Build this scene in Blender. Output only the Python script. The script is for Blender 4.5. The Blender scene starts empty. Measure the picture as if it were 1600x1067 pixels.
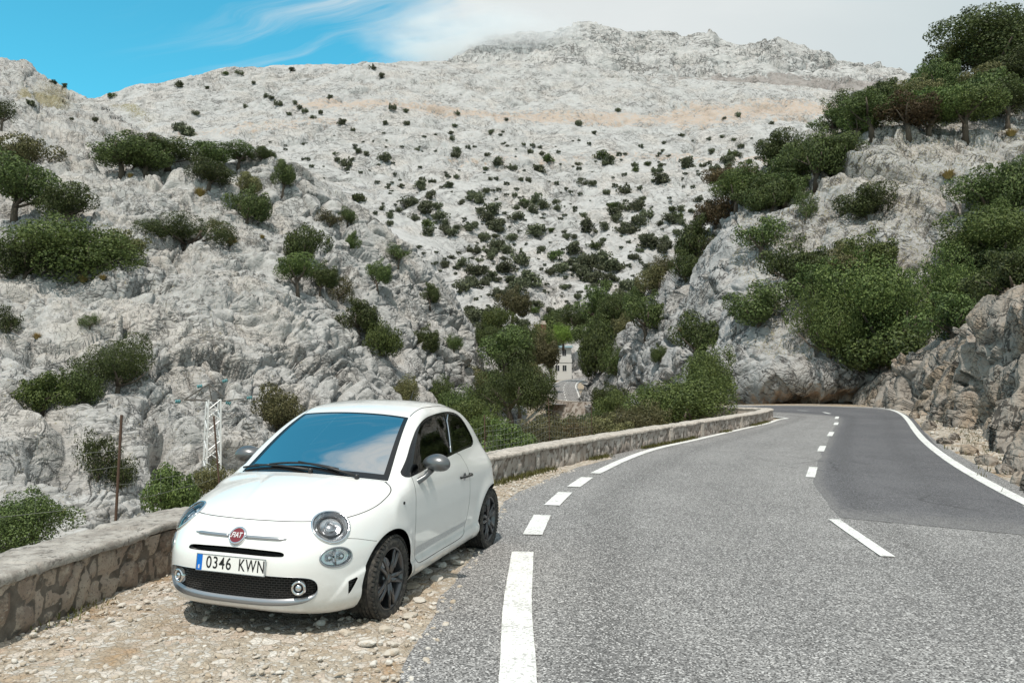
import bpy, bmesh, math, random
import numpy as np
from mathutils import Vector, Matrix
R = math.radians
rng = np.random.default_rng(7)
random.seed(7)

# ------------------------------------------------------------------ camera
EYE = 1.66
FPX = 1200.0
PITCH = math.atan(60.0/1200.0)
CP, SP = math.cos(PITCH), math.sin(PITCH)
def ray(u, v):
    uc = 533.5-v
    return np.array([(u-800.0), FPX*CP-uc*SP, FPX*SP+uc*CP])
def gp(u, v, z=0.0):            # point of the level z under a sight line
    d = ray(u, v); t = (z-EYE)/d[2]
    return np.array([0, 0, EYE])+d*t
def dp(u, v, D):                # point at distance D (along y) on a sight line
    d = ray(u, v); t = D/d[1]
    return np.array([0, 0, EYE])+d*t

# ------------------------------------------------------------------ noise
def _h3(i, j, k, s):
    n = (i.astype(np.int64)*374761393 + j.astype(np.int64)*668265263 + k.astype(np.int64)*1274126177 + s*974711) & 0x7fffffff
    n = ((n ^ (n >> 13))*1274126177) & 0x7fffffff
    n = ((n ^ (n >> 15))*2246822519) & 0x7fffffff
    return ((n ^ (n >> 16)) & 0xffffff)/float(0xffffff)
def vnoise(P, s=0):
    P = np.asarray(P, dtype=np.float64)
    I = np.floor(P).astype(np.int64); f = P-I
    u = f*f*f*(f*(f*6-15)+10)
    r = 0
    for a in (0, 1):
        for b in (0, 1):
            for c in (0, 1):
                w = (u[:, 0] if a else 1-u[:, 0])*(u[:, 1] if b else 1-u[:, 1])*(u[:, 2] if c else 1-u[:, 2])
                r = r+w*_h3(I[:, 0]+a, I[:, 1]+b, I[:, 2]+c, s)
    return r*2-1
def fbm(P, octv=4, s=0, gain=.5, lac=2.03):
    P = np.asarray(P, dtype=np.float64); r = 0; a = 1.0; t = 0
    for o in range(octv):
        r = r+a*vnoise(P, s+o*17); t += a; a *= gain; P = P*lac+3.7
    return r/t
def ridged(P, octv=4, s=0, gain=.5, lac=2.03):
    P = np.asarray(P, dtype=np.float64); r = 0; a = 1.0; t = 0
    for o in range(octv):
        r = r+a*(1-np.abs(vnoise(P, s+o*31))*1.6); t += a; a *= gain; P = P*lac+1.3
    return r/t
def cells(P, s=0):              # F1, F2, offset to the nearest point, random value of the cell
    P = np.asarray(P, dtype=np.float64)
    I = np.floor(P).astype(np.int64); n = len(P)
    f1 = np.full(n, 9.0); f2 = np.full(n, 9.0); val = np.zeros(n); off = np.zeros((n, 3)); v2 = np.zeros(n)
    for a in (-1, 0, 1):
        for b in (-1, 0, 1):
            for c in (-1, 0, 1):
                i, j, k = I[:, 0]+a, I[:, 1]+b, I[:, 2]+c
                q = np.stack([i+_h3(i, j, k, s), j+_h3(i, j, k, s+1), k+_h3(i, j, k, s+2)], 1)
                d = np.sqrt(((P-q)**2).sum(1))
                m = d < f1
                f2 = np.where(m, f1, np.minimum(f2, d))
                val = np.where(m, _h3(i, j, k, s+5), val); v2 = np.where(m, _h3(i, j, k, s+6), v2)
                off = np.where(m[:, None], P-q, off)
                f1 = np.where(m, d, f1)
    return f1, f2, off, val, v2
def sstep(a, b, x):
    t = np.clip((x-a)/(b-a), 0, 1); return t*t*(3-2*t)
def pchip(xs, ys):
    xs = np.array(xs, float); ys = np.array(ys, float)
    if xs[0] > xs[-1]: xs = xs[::-1]; ys = ys[::-1]
    h = np.diff(xs); d = np.diff(ys)/h
    m = np.zeros(len(xs))
    for i in range(1, len(xs)-1):
        if d[i-1]*d[i] > 0:
            w1 = 2*h[i]+h[i-1]; w2 = h[i]+2*h[i-1]
            m[i] = (w1+w2)/(w1/d[i-1]+w2/d[i])
    m[0] = d[0]; m[-1] = d[-1]
    X = np.linspace(xs[0], xs[-1], 900)
    i = np.clip(np.searchsorted(xs, X)-1, 0, len(h)-1); t = (X-xs[i])/h[i]
    Y = (2*t**3-3*t**2+1)*ys[i]+(t**3-2*t**2+t)*h[i]*m[i]+(-2*t**3+3*t**2)*ys[i+1]+(t**3-t**2)*h[i]*m[i+1]
    lo, hi = xs[0], xs[-1]; ml, mr = m[0], m[-1]
    def f(q):
        q = np.asarray(q, float)
        return np.interp(q, X, Y)+np.where(q < lo, (q-lo)*ml, 0)+np.where(q > hi, (q-hi)*mr, 0)
    return f

# ------------------------------------------------------------------ scene objects
COL = bpy.context.scene.collection
def link_mesh(name, me, mat=None, parent=None):
    o = bpy.data.objects.new(name, me); COL.objects.link(o)
    if mat is not None:
        me.materials.clear()
        for m in (mat if isinstance(mat, (list, tuple)) else [mat]): me.materials.append(m)
    if parent is not None: o.parent = parent
    return o
def np_mesh(name, V, F, mat=None, parent=None, smooth=True):
    V = np.asarray(V, dtype=np.float32); F = np.asarray(F, dtype=np.int32)
    me = bpy.data.meshes.new(name); k = F.shape[1]
    me.vertices.add(len(V)); me.vertices.foreach_set('co', V.ravel())
    me.loops.add(F.size); me.loops.foreach_set('vertex_index', F.ravel())
    me.polygons.add(len(F)); me.polygons.foreach_set('loop_start', np.arange(0, F.size, k, dtype=np.int32))
    me.polygons.foreach_set('loop_total', np.full(len(F), k, dtype=np.int32))
    me.polygons.foreach_set('use_smooth', np.full(len(F), smooth, dtype=bool))
    me.update(calc_edges=True); me.validate()
    return link_mesh(name, me, mat, parent)
def bm_obj(name, bm, mat=None, parent=None, smooth=False):
    me = bpy.data.meshes.new(name)
    if smooth:
        for f in bm.faces: f.smooth = True
    bm.to_mesh(me); bm.free()
    return link_mesh(name, me, mat, parent)
def empty(name, loc=(0, 0, 0), rz=0.0):
    o = bpy.data.objects.new(name, None); COL.objects.link(o)
    o.location = loc; o.rotation_euler = (0, 0, rz); o.empty_display_size = .2
    return o
def tag(o, label=None, cat=None, group=None, kind=None):
    if label: o['label'] = label
    if cat: o['category'] = cat
    if group: o['group'] = group
    if kind: o['kind'] = kind
    return o
def add_box(bm, lo, hi, bevel=0, M=None):
    r = bmesh.ops.create_cube(bm, size=1)
    vs = r['verts']
    S = Matrix.Diagonal((hi[0]-lo[0], hi[1]-lo[1], hi[2]-lo[2], 1))
    T = Matrix.Translation(((hi[0]+lo[0])/2, (hi[1]+lo[1])/2, (hi[2]+lo[2])/2))
    bmesh.ops.transform(bm, matrix=(M or Matrix())@T@S, verts=vs)
    if bevel:
        es = list({e for v in vs for e in v.link_edges})
        bmesh.ops.bevel(bm, geom=es, offset=bevel, segments=2, profile=.6, affect='EDGES')
def add_bar(bm, a, b, r, seg=8, r2=None):
    a = Vector(a); b = Vector(b); d = b-a
    q = d.to_track_quat('Z', 'Y').to_matrix().to_4x4()
    bmesh.ops.create_cone(bm, cap_ends=True, segments=seg, radius1=r, radius2=r if r2 is None else r2, depth=d.length,
                          matrix=Matrix.Translation((a+b)/2)@q)
def add_tube(bm, pts, rad, seg=8, closed=False, flat=None):
    pts = [Vector(p) for p in pts]; n = len(pts)
    rings = []
    up = Vector((0, 0, 1))
    for i, p in enumerate(pts):
        t = (pts[(i+1) % n]-pts[i-1]) if closed else (pts[min(i+1, n-1)]-pts[max(i-1, 0)])
        t.normalize()
        x = t.cross(up)
        if x.length < 1e-3: x = t.cross(Vector((1, 0, 0)))
        x.normalize(); y = x.cross(t)
        r = rad[i] if isinstance(rad, (list, tuple)) else rad
        rings.append([bm.verts.new(p+(x*math.cos(2*math.pi*k/seg)+y*math.sin(2*math.pi*k/seg)*(flat or 1))*r) for k in range(seg)])
    for i in range(n if closed else n-1):
        A, B = rings[i], rings[(i+1) % n]
        for k in range(seg):
            bm.faces.new((A[k], A[(k+1) % seg], B[(k+1) % seg], B[k]))
    if not closed:
        bm.faces.new(rings[0][::-1]); bm.faces.new(rings[-1])
def lathe(bm, prof, seg=32, M=None):        # profile of (radius, height) turned round z
    rings = []
    for r, h in prof:
        if r < 1e-6:
            rings.append([bm.verts.new((0, 0, h))])
        else:
            rings.append([bm.verts.new((r*math.cos(2*math.pi*k/seg), r*math.sin(2*math.pi*k/seg), h)) for k in range(seg)])
    new = [v for r in rings for v in r]
    for A, B in zip(rings, rings[1:]):
        for k in range(seg):
            k2 = (k+1) % seg
            if len(A) == 1 and len(B) == 1: continue
            if len(A) == 1: bm.faces.new((A[0], B[k2], B[k]))
            elif len(B) == 1: bm.faces.new((A[k], A[k2], B[0]))
            else: bm.faces.new((A[k], A[k2], B[k2], B[k]))
    if M is not None: bmesh.ops.transform(bm, matrix=M, verts=new)
    return new

# ------------------------------------------------------------------ materials
def new_mat(name):
    m = bpy.data.materials.new(name); m.use_nodes = True
    nt = m.node_tree; b = nt.nodes['Principled BSDF']
    return m, nt, b
def simple(name, col, rough=.5, metal=0.0, spec=.5, coat=0.0):
    m, nt, b = new_mat(name)
    b.inputs['Base Color'].default_value = (*col, 1); b.inputs['Roughness'].default_value = rough
    b.inputs['Metallic'].default_value = metal; b.inputs['Specular IOR Level'].default_value = spec
    b.inputs['Coat Weight'].default_value = coat; b.inputs['Coat Roughness'].default_value = .04
    return m
class NT:                                    # short hand for node trees
    def __init__(s, nt): s.nt = nt
    def n(s, t, **kw):
        x = s.nt.nodes.new(t)
        for k, v in kw.items(): setattr(x, k, v)
        return x
    def put(s, sock, v):
        if isinstance(v, bpy.types.NodeSocket): s.nt.links.new(v, sock)
        elif isinstance(v, (tuple, list)) and len(v) == 3 and sock.type == 'RGBA': sock.default_value = (*v, 1)
        else: sock.default_value = v
    def math(s, op, a, b=None, c=None, clamp=False):
        x = s.n('ShaderNodeMath', operation=op); x.use_clamp = clamp
        for i, q in enumerate((a, b, c)):
            if q is not None: s.put(x.inputs[i], q)
        return x.outputs[0]
    def mix(s, f, a, b, mode='MIX'):
        x = s.n('ShaderNodeMix', data_type='RGBA', blend_type=mode)
        s.put(x.inputs[0], f); s.put(x.inputs[6], a); s.put(x.inputs[7], b)
        return x.outputs[2]
    def ramp(s, f, a, b, ca=0.0, cb=1.0):
        x = s.n('ShaderNodeMapRange', interpolation_type='SMOOTHSTEP')
        s.put(x.inputs[0], f)
        for i, q in enumerate((a, b, ca, cb)): s.put(x.inputs[i+1], q)
        return x.outputs[0]
    def noise(s, vec, scale, detail=4, rough=.55, dist=0.0, out=0):
        x = s.n('ShaderNodeTexNoise')
        if vec is not None: s.put(x.inputs['Vector'], vec)
        x.inputs['Scale'].default_value = scale; x.inputs['Detail'].default_value = detail
        x.inputs['Roughness'].default_value = rough; x.inputs['Distortion'].default_value = dist
        return x.outputs[out]
    def voro(s, vec, scale, feature='F1', out='Distance', rnd=1.0):
        x = s.n('ShaderNodeTexVoronoi', feature=feature)
        s.put(x.inputs['Vector'], vec); x.inputs['Scale'].default_value = scale
        x.inputs['Randomness'].default_value = rnd
        return x.outputs[out]
    def pos(s): return s.n('ShaderNodeNewGeometry').outputs['Position']
    def obj(s): return s.n('ShaderNodeTexCoord').outputs['Object']
    def mapping(s, vec, rot=(0, 0, 0), scale=(1, 1, 1), loc=(0, 0, 0)):
        x = s.n('ShaderNodeMapping'); s.put(x.inputs[0], vec)
        x.inputs[1].default_value = loc; x.inputs[2].default_value = rot; x.inputs[3].default_value = scale
        return x.outputs[0]
    def warp(s, vec, scale, amt, detail=3):
        nz = s.noise(vec, scale, detail, out=1)
        a = s.n('ShaderNodeVectorMath', operation='SUBTRACT'); s.put(a.inputs[0], nz); a.inputs[1].default_value = (.5, .5, .5)
        b = s.n('ShaderNodeVectorMath', operation='SCALE'); s.put(b.inputs[0], a.outputs[0]); b.inputs['Scale'].default_value = amt
        c = s.n('ShaderNodeVectorMath', operation='ADD'); s.put(c.inputs[0], vec); s.put(c.inputs[1], b.outputs[0])
        return c.outputs[0]
    def bump(s, h, strength=.5, dist=.01, normal=None):
        x = s.n('ShaderNodeBump'); s.put(x.inputs['Height'], h)
        x.inputs['Strength'].default_value = strength; x.inputs['Distance'].default_value = dist
        if normal is not None: s.put(x.inputs['Normal'], normal)
        return x.outputs[0]
    def attr(s, name): return s.n('ShaderNodeAttribute', attribute_name=name)
# ------------------------------------------------------------------ the car's outer skin as an implicit solid
# local axes: x forwards, y to the car's left, z up; origin on the ground midway between the axles
_w = pchip([.15,.20,.26,.30,.335,.42,.52,.65,.78,.86,.92,.97,1.05,1.15,1.25,1.35,1.45,1.55],
           [.735,.768,.790,.787,.773,.783,.795,.805,.803,.793,.777,.757,.725,.682,.635,.582,.523,.46])
_nose = pchip([.12,.18,.24,.30,.38,.46,.52,.56,.62,.67,.71,.75,.79,.84,.90,1.0,1.15,1.5],
              [1.74,1.80,1.855,1.88,1.893,1.893,1.887,1.877,1.852,1.822,1.795,1.762,1.715,1.64,1.51,1.28,.95,.2])
_tail = pchip([.15,.25,.4,.6,.8,.92,1.0,1.1,1.2,1.3,1.4,1.5],
              [1.56,1.61,1.655,1.66,1.635,1.585,1.54,1.475,1.405,1.325,1.235,1.13])
_top = pchip([2.0,1.9,1.8,1.7,1.5,1.3,1.13,1.05,.99,.88,.75,.60,.45,.32,.22,.10,-.10,-.35,-.65,-.95,-1.15,-1.35,-1.65],
             [.60,.69,.765,.82,.885,.931,.962,.976,1.003,1.065,1.142,1.226,1.304,1.363,1.402,1.438,1.470,1.487,1.474,1.425,1.375,1.29,1.10])
AX = 1.15; TR = .295
def smax(a, b, k):
    h = np.maximum(k-np.abs(a-b), 0)/k
    return np.maximum(a, b)+h*h*k*.25
def xeff(x, y): return x+y*y*(.03+.30*sstep(.2, .95, x))
def half_width(x, z):
    w = _w(z)
    for s, cx in ((1, AX), (-1, -AX)):
        r = np.hypot(x-cx, z-TR)
        w = w+.020*np.exp(-((r-.355)/.07)**2)*sstep(.1, .3, z)*(z < .95)
    return w-.085*sstep(-.1, -1.3, x)*sstep(.80, 1.05, z)-.012*sstep(.4, 1.1, x)*sstep(.88, 1.0, z)
def F_body(P):
    x, y, z = P[:, 0], np.abs(P[:, 1]), P[:, 2]
    e = 1e-3
    w = half_width(x, z); dw = (half_width(x, z+e)-half_width(x, z-e))/(2*e)
    fs = (y-w)/np.sqrt(1+dw*dw)
    xe = xeff(x, y)
    hood = sstep(.98, 1.15, x)
    crown = .10+.05*hood
    T = _top(xe)-crown*y*y
    T = T+.007*hood*sstep(.03, -.03, y-(.10+.20*np.clip((1.75-x)/.9, 0, 1)))
    dT = (_top(xe+e)-_top(xe-e))/(2*e)
    ft = (z-T)/np.sqrt(1+dT*dT)
    pl = .60*(y/.8135)**4.1
    n = _nose(z)-pl; dn = (_nose(z+e)-_nose(z-e))/(2*e); dy = .60*4.1/.8135*(y/.8135)**3.1
    ff = (x-n)/np.sqrt(1+dn*dn+dy*dy)
    q = _tail(z)-.33*(y/.8)**3.2; dq = (_tail(z+e)-_tail(z-e))/(2*e); dy2 = .33*3.2/.8*(y/.8)**2.2
    fr = (-x-q)/np.sqrt(1+dq*dq+dy2*dy2)
    k = .05+.10*hood+.05*sstep(.0, -.3, x)
    f = smax(fs, ft, k)
    line = np.interp(x, [1.40, 1.43, 1.605, 1.70, 1.80], [.47, .455, .40, .26, .16])
    f = smax(f, ff, .10)
    f = smax(f, fr, .12)
    f = f-.013*sstep(-.010, .022, line-z)*sstep(1.38, 1.46, x)*sstep(1.74, 1.56, x)*sstep(.40, .60, y)*sstep(.19, .27, z)
    f = smax(f, (.165+.03*sstep(1.6, 1.9, x))-z, .04)
    return f
# place of the car in the world
CAR_YAW, CAR_PITCH, CAR_ROLL = R(-106.01), R(.636), R(-1.233)
CAR_O = np.array([-1.314, 6.885, -.016])
CAR_M = Matrix.Translation(Vector(CAR_O))@Matrix.Rotation(CAR_YAW, 4, 'Z')@Matrix.Rotation(CAR_PITCH, 4, 'Y')@Matrix.Rotation(CAR_ROLL, 4, 'X')
# ------------------------------------------------------------------ the car
def surface_net(F, lo, hi, h):
    n = [int(round((hi[i]-lo[i])/h))+1 for i in range(3)]
    ax = [lo[i]+h*np.arange(n[i]) for i in range(3)]
    G = np.empty(n, np.float32)
    yy, zz = np.meshgrid(ax[1], ax[2], indexing='ij')
    for i, xx in enumerate(ax[0]):
        G[i] = F(np.stack([np.full(yy.size, xx), yy.ravel(), zz.ravel()], 1)).reshape(yy.shape)
    S = G < 0
    c = sum(S[a:n[0]-1+a, b:n[1]-1+b, d:n[2]-1+d].astype(np.int8) for a in (0, 1) for b in (0, 1) for d in (0, 1))
    act = (c > 0) & (c < 8)
    idx = -np.ones(act.shape, np.int64); ii = np.argwhere(act); idx[act] = np.arange(len(ii))
    V = np.array(lo)+h*(ii+.5)
    Q = []
    for axis in range(3):
        b, d = [(1, 2), (2, 0), (0, 1)][axis]
        sl0 = [slice(None)]*3; sl1 = [slice(None)]*3
        sl0[axis] = slice(0, n[axis]-1); sl1[axis] = slice(1, n[axis])
        cr = np.argwhere(S[tuple(sl0)] != S[tuple(sl1)])
        m = (cr[:, b] > 0) & (cr[:, b] < n[b]-1) & (cr[:, d] > 0) & (cr[:, d] < n[d]-1)
        cr = cr[m]; ins = S[tuple(cr.T)]
        def at(ob, od):
            q = cr.copy(); q[:, b] += ob; q[:, d] += od; return idx[tuple(q.T)]
        q = np.stack([at(-1, -1), at(0, -1), at(0, 0), at(-1, 0)], 1)
        q[~ins] = q[~ins][:, ::-1]
        Q.append(q)
    return V, np.concatenate(Q)
def grad(P, e=2e-3):
    g = np.stack([(F_body(P+d)-F_body(P-d))/(2*e) for d in np.eye(3)*e], 1)
    return g
def unit(g): return g/np.maximum(np.linalg.norm(g, axis=1, keepdims=True), 1e-9)
def clip(V, T, f):               # cut a triangle soup along f = 0: part with f < 0, part with f > 0
    f = np.where(np.abs(f) < 1e-7, 1e-7, f)
    s = f[T] < 0; k = s.sum(1)
    neg = [T[k == 3]]; pos = [T[k == 0]]
    mix = T[(k == 1) | (k == 2)]; ms = s[(k == 1) | (k == 2)]
    if len(mix):
        one = np.where(ms.sum(1) == 1, 1, 0)[:, None] == ms       # the lone corner of each triangle
        a = one.argmax(1); r = np.arange(len(mix))
        A, B, C = mix[r, a], mix[r, (a+1) % 3], mix[r, (a+2) % 3]
        e = np.concatenate([np.stack([A, B], 1), np.stack([A, C], 1)]); es = np.sort(e, 1)
        u, inv = np.unique(es, axis=0, return_inverse=True); inv = inv.ravel()
        t = f[u[:, 0]]/(f[u[:, 0]]-f[u[:, 1]])
        NV = V[u[:, 0]]+(V[u[:, 1]]-V[u[:, 0]])*t[:, None]
        ab = len(V)+inv[:len(A)]; ac = len(V)+inv[len(A):]
        V = np.concatenate([V, NV])
        lone = np.stack([A, ab, ac], 1); r1 = np.stack([ab, B, C], 1); r2 = np.stack([ab, C, ac], 1)
        ln = f[A] < 0
        neg += [lone[ln], r1[~ln], r2[~ln]]; pos += [lone[~ln], r1[ln], r2[ln]]
    return V, np.concatenate(neg), np.concatenate(pos)
def sub_mesh(name, V, T, mat, parent, off=0.0):
    u, inv = np.unique(T, return_inverse=True)
    P = V[u]
    if off: P = P+unit(grad(P))*off
    return np_mesh(name, P, inv.reshape(T.shape), mat, parent)
def poly_sdf(P, poly):
    P = np.asarray(P); poly = np.asarray(poly, float); n = len(poly)
    d = np.full(len(P), 1e9); ins = np.zeros(len(P), bool)
    for i in range(n):
        a, b = poly[i], poly[(i+1) % n]; e = b-a; w = P-a
        t = np.clip((w@e)/max(e@e, 1e-12), 0, 1); q = w-t[:, None]*e
        d = np.minimum(d, np.hypot(q[:, 0], q[:, 1]))
        c = ((a[1] <= P[:, 1]) & (b[1] > P[:, 1])) | ((b[1] <= P[:, 1]) & (a[1] > P[:, 1]))
        if abs(e[1]) > 1e-12:
            ins ^= c & (P[:, 0] < a[0]+(P[:, 1]-a[1])/e[1]*e[0])
    return np.where(ins, -d, d)
def line_d(P, pts):
    P = np.asarray(P); d = np.full(len(P), 1e9)
    for a, b in zip(pts, pts[1:]):
        a = np.array(a); b = np.array(b); e = b-a; w = P-a
        t = np.clip((w@e)/(e@e), 0, 1); q = w-t[:, None]*e
        d = np.minimum(d, np.hypot(q[:, 0], q[:, 1]))
    return d
def chaikin(p, n=3, closed=True):
    p = np.array(p, float)
    for _ in range(n):
        q = np.roll(p, -1, 0) if closed else p[1:]
        a = p if closed else p[:-1]
        r = np.empty((2*len(a), p.shape[1])); r[0::2] = .75*a+.25*q; r[1::2] = .25*a+.75*q
        p = r if closed else np.concatenate([p[:1], r, p[-1:]])
    return p
def on_front(y, z):              # x of the skin in front at (y, z)
    y = np.asarray(y, float); z = np.asarray(z, float); a = np.full(y.shape, 1.0); b = np.full(y.shape, 2.2)
    for _ in range(40):
        m = (a+b)/2; f = F_body(np.stack([m, y, z], 1)); b = np.where(f > 0, m, b); a = np.where(f > 0, a, m)
    return a
def slide(P, n):                 # move points along n on to the skin
    P = np.array(P, float)
    a = np.full(len(P), -.12); b = np.full(len(P), .12)
    for _ in range(36):
        m = (a+b)/2; f = F_body(P+n*m[:, None]); b = np.where(f > 0, m, b); a = np.where(f > 0, a, m)
    return P+n*a[:, None]
def frame_at(c):
    c = slide(np.array([c]), unit(grad(np.array([c]))))[0]
    n = unit(grad(c[None]))[0]
    e1 = np.cross([0, 0, 1], n); e1 /= np.linalg.norm(e1); e2 = np.cross(n, e1)
    return c, n, e1, e2

def build_car():
    # --- paint and other finishes
    M = {}
    m, nt, b = new_mat('white car paint'); N = NT(nt)
    dust = N.ramp(N.noise(N.obj(), 2.2, 6, .65), .45, .75)
    low = N.ramp(N.math('ADD', N.n('ShaderNodeSeparateXYZ').outputs[2], 0.0), 0, 1) if False else None
    sx = N.n('ShaderNodeSeparateXYZ'); N.put(sx.inputs[0], N.obj())
    road_dirt = N.math('MULTIPLY', N.ramp(sx.outputs[2], .55, .16), N.ramp(N.noise(N.obj(), 6, 6, .7), .35, .8))
    col = N.mix(N.math('MULTIPLY', dust, .12), (.74, .74, .725), (.64, .62, .58))
    col = N.mix(N.math('MULTIPLY', road_dirt, .45), col, (.42, .37, .30))
    N.put(b.inputs['Base Color'], col); N.put(b.inputs['Roughness'], N.ramp(dust, 0, 1, .32, .5))
    b.inputs['Coat Weight'].default_value = 1.0; b.inputs['Coat Roughness'].default_value = .06
    M['paint'] = m
    M['black'] = simple('black plastic', (.018, .018, .019), .45)
    M['gloss'] = simple('black gloss trim', (.012, .012, .013), .12)
    M['rubber'] = simple('rubber seal', (.02, .02, .02), .8)
    M['dark'] = simple('dark underbody', (.015, .014, .013), .9)
    M['chrome'] = simple('chrome', (.72, .73, .75), .10, 1.0)
    M['letter'] = simple('silver letters', (.62, .62, .63), .4)
    M['lamp'] = simple('bright lamp reflector', (.80, .81, .83), .22, .75)
    M['satin'] = simple('satin silver', (.40, .41, .43), .33, .85)
    M['grey'] = simple('satin grey shell', (.17, .175, .18), .33, .7)
    M['cloth'] = simple('dark seat cloth', (.03, .031, .034), .85)
    M['red'] = simple('dark red enamel', (.16, .012, .018), .25, 0, .5, .5)
    M['white'] = simple('number plate white', (.78, .78, .76), .35)
    M['ink'] = simple('number plate black', (.01, .01, .01), .5)
    M['blue'] = simple('number plate blue', (.0, .14, .55), .4)
    def glass(name, tint, refl, bump=0):
        m, nt, b = new_mat(name); N = NT(nt); nt.nodes.remove(b)
        out = nt.nodes['Material Output']
        t = N.n('ShaderNodeBsdfTransparent'); t.inputs[0].default_value = (*tint, 1)
        g = N.n('ShaderNodeBsdfGlossy'); g.inputs['Roughness'].default_value = .015
        f = N.n('ShaderNodeFresnel'); f.inputs[0].default_value = 1.5
        mx = N.n('ShaderNodeMixShader')
        N.put(mx.inputs[0], N.math('ADD', N.math('MULTIPLY', f.outputs[0], 1-refl), refl, clamp=True))
        nt.links.new(t.outputs[0], mx.inputs[1]); nt.links.new(g.outputs[0], mx.inputs[2]); nt.links.new(mx.outputs[0], out.inputs[0])
        return m
    M['screen'] = glass('coated windscreen glass', (.24, .38, .48), .78)
    M['side'] = glass('side window glass', (.28, .30, .30), .04)
    M['lens'] = glass('clear lamp lens', (.97, .98, .985), .03)
    m, nt, b = new_mat('black honeycomb mesh'); N = NT(nt)
    mp = N.mapping(N.obj(), rot=(0, R(90), R(90)))
    sx = N.n('ShaderNodeSeparateXYZ'); N.put(sx.inputs[0], N.obj())
    cb = N.n('ShaderNodeCombineXYZ'); N.put(cb.inputs[0], sx.outputs[1]); N.put(cb.inputs[1], sx.outputs[2])
    br = N.n('ShaderNodeTexBrick'); N.put(br.inputs['Vector'], cb.outputs[0])
    br.inputs['Scale'].default_value = 1.0; br.inputs['Brick Width'].default_value = .034; br.inputs['Row Height'].default_value = .0155
    br.inputs['Mortar Size'].default_value = .0028; br.inputs['Mortar Smooth'].default_value = .3
    N.put(b.inputs['Base Color'], N.mix(br.outputs['Fac'], (.003, .003, .003), (.03, .03, .031)))
    N.put(b.inputs['Roughness'], N.ramp(br.outputs['Fac'], 0, 1, .9, .3)); N.put(b.inputs['Normal'], N.bump(br.outputs['Fac'], 1.0, .006))
    M['mesh'] = m
    m, nt, b = new_mat('grey speckled side stripe'); N = NT(nt)
    N.put(b.inputs['Base Color'], N.mix(N.ramp(N.noise(N.obj(), 260, 2), .42, .58), (.36, .36, .37), (.6, .6, .6))); b.inputs['Roughness'].default_value = .4
    M['stripe'] = m
    m, nt, b = new_mat('worn tyre rubber'); N = NT(nt)
    N.put(b.inputs['Base Color'], N.mix(N.ramp(N.noise(N.obj(), 30, 5), .4, .7), (.022, .021, .02), (.075, .068, .058))); b.inputs['Roughness'].default_value = .82
    M['tyre'] = m

    root = empty('parked_car'); root.matrix_world = CAR_M
    tag(root, 'small white three-door hatchback parked on the gravel beside the low stone wall', 'car')
    V, Q = surface_net(F_body, (-1.75, -.89, .12), (1.97, .89, 1.53), .0125)
    for _ in range(4):
        g = grad(V); V = V-g*np.clip(F_body(V)/np.maximum((g*g).sum(1), .2), -.01, .01)[:, None]
    T = np.concatenate([Q[:, [0, 1, 2]], Q[:, [0, 2, 3]]])
    X = lambda: (V[:, 0], np.abs(V[:, 1]), V[:, 2])
    GAP = .0028
    # wheel arches
    x, y, z = X()
    r = np.minimum(np.hypot(x-AX, z-TR), np.hypot(x+AX, z-TR))
    V, cut, T = clip(V, T, np.maximum(r-.347, .50-y))
    # windscreen
    x, y, z = X(); xe = xeff(x, y)
    fws = np.maximum.reduce([xe-1.035, .222-x, y-(.497+.205*(x-.22)), 1.0-z+(.9-x)*.2-.08])
    V, ws, T = clip(V, T, fws)
    # rear window
    x, y, z = X()
    V, rw, T = clip(V, T, np.maximum.reduce([x+1.17+.10*y*y, z-1.345, 1.03-z, y-(.50-.25*(z-1.03))]))
    # side windows
    DLO = chaikin([(.85, .948), (.664, 1.075), (.50, 1.19), (.30, 1.298), (.10, 1.355), (-.12, 1.379), (-.475, 1.388), (-.72, 1.376),
                   (-.93, 1.345), (-1.03, 1.24), (-1.10, 1.028), (-.6, 1.032), (-.2, 1.026), (.3, .992), (.6, .965)], 2)
    x, y, z = X()
    V, sw, T = clip(V, T, np.maximum(poly_sdf(np.stack([x, z], 1), DLO), .38-y))
    # bonnet
    zl = pchip([.5, .88, 1.15, 1.46, 1.55, 1.70, 2.0], [1.05, .952, .833, .777, .767, .764, .764])
    x, y, z = X(); fh = np.maximum.reduce([zl(x)-z, 1.047-xeff(x, y)])*.9
    V, hood, T = clip(V, T, fh+.0017)
    x, y, z = X(); fh = np.maximum.reduce([zl(x)-z, 1.047-xeff(x, y)])*.9
    V, seam1, T = clip(V, T, fh-.0017)
    # doors
    DOOR = chaikin([(.715, 1.06), (.735, .92), (.752, .70), (.735, .5), (.685, .33), (.66, .285), (.58, .275), (.1, .277), (-.28, .272), (-.40, .285),
                    (-.475, .35), (-.515, .50), (-.515, .70), (-.495, .90), (-.40, 1.06)], 2)
    x, y, z = X(); V, door, T = clip(V, T, np.maximum(poly_sdf(np.stack([x, z], 1), DOOR), .38-y)+GAP)
    x, y, z = X(); V, seam2, T = clip(V, T, np.maximum(poly_sdf(np.stack([x, z], 1), DOOR), .38-y)-GAP)
    # other shut lines: bumper ends, roof gutters, sill crease
    def strip(V, T, f, reg, g):
        V, R_, rest = clip(V, T, reg(V))
        V, a_, R_ = clip(V, R_, f(V)+g)
        V, s_, R_ = clip(V, R_, f(V)-g)
        return V, s_, np.concatenate([rest, a_, R_])
    ab = np.abs
    V, seam3, T = strip(V, T, lambda P: P[:, 2]-np.interp(P[:, 0], [1.36, 1.50, 1.60], [.600, .640, .66]), lambda P: np.maximum.reduce([ab(P[:, 0]-1.46)-.11, .5-ab(P[:, 1]), ab(P[:, 2]-.63)-.06]), .0016)
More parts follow.
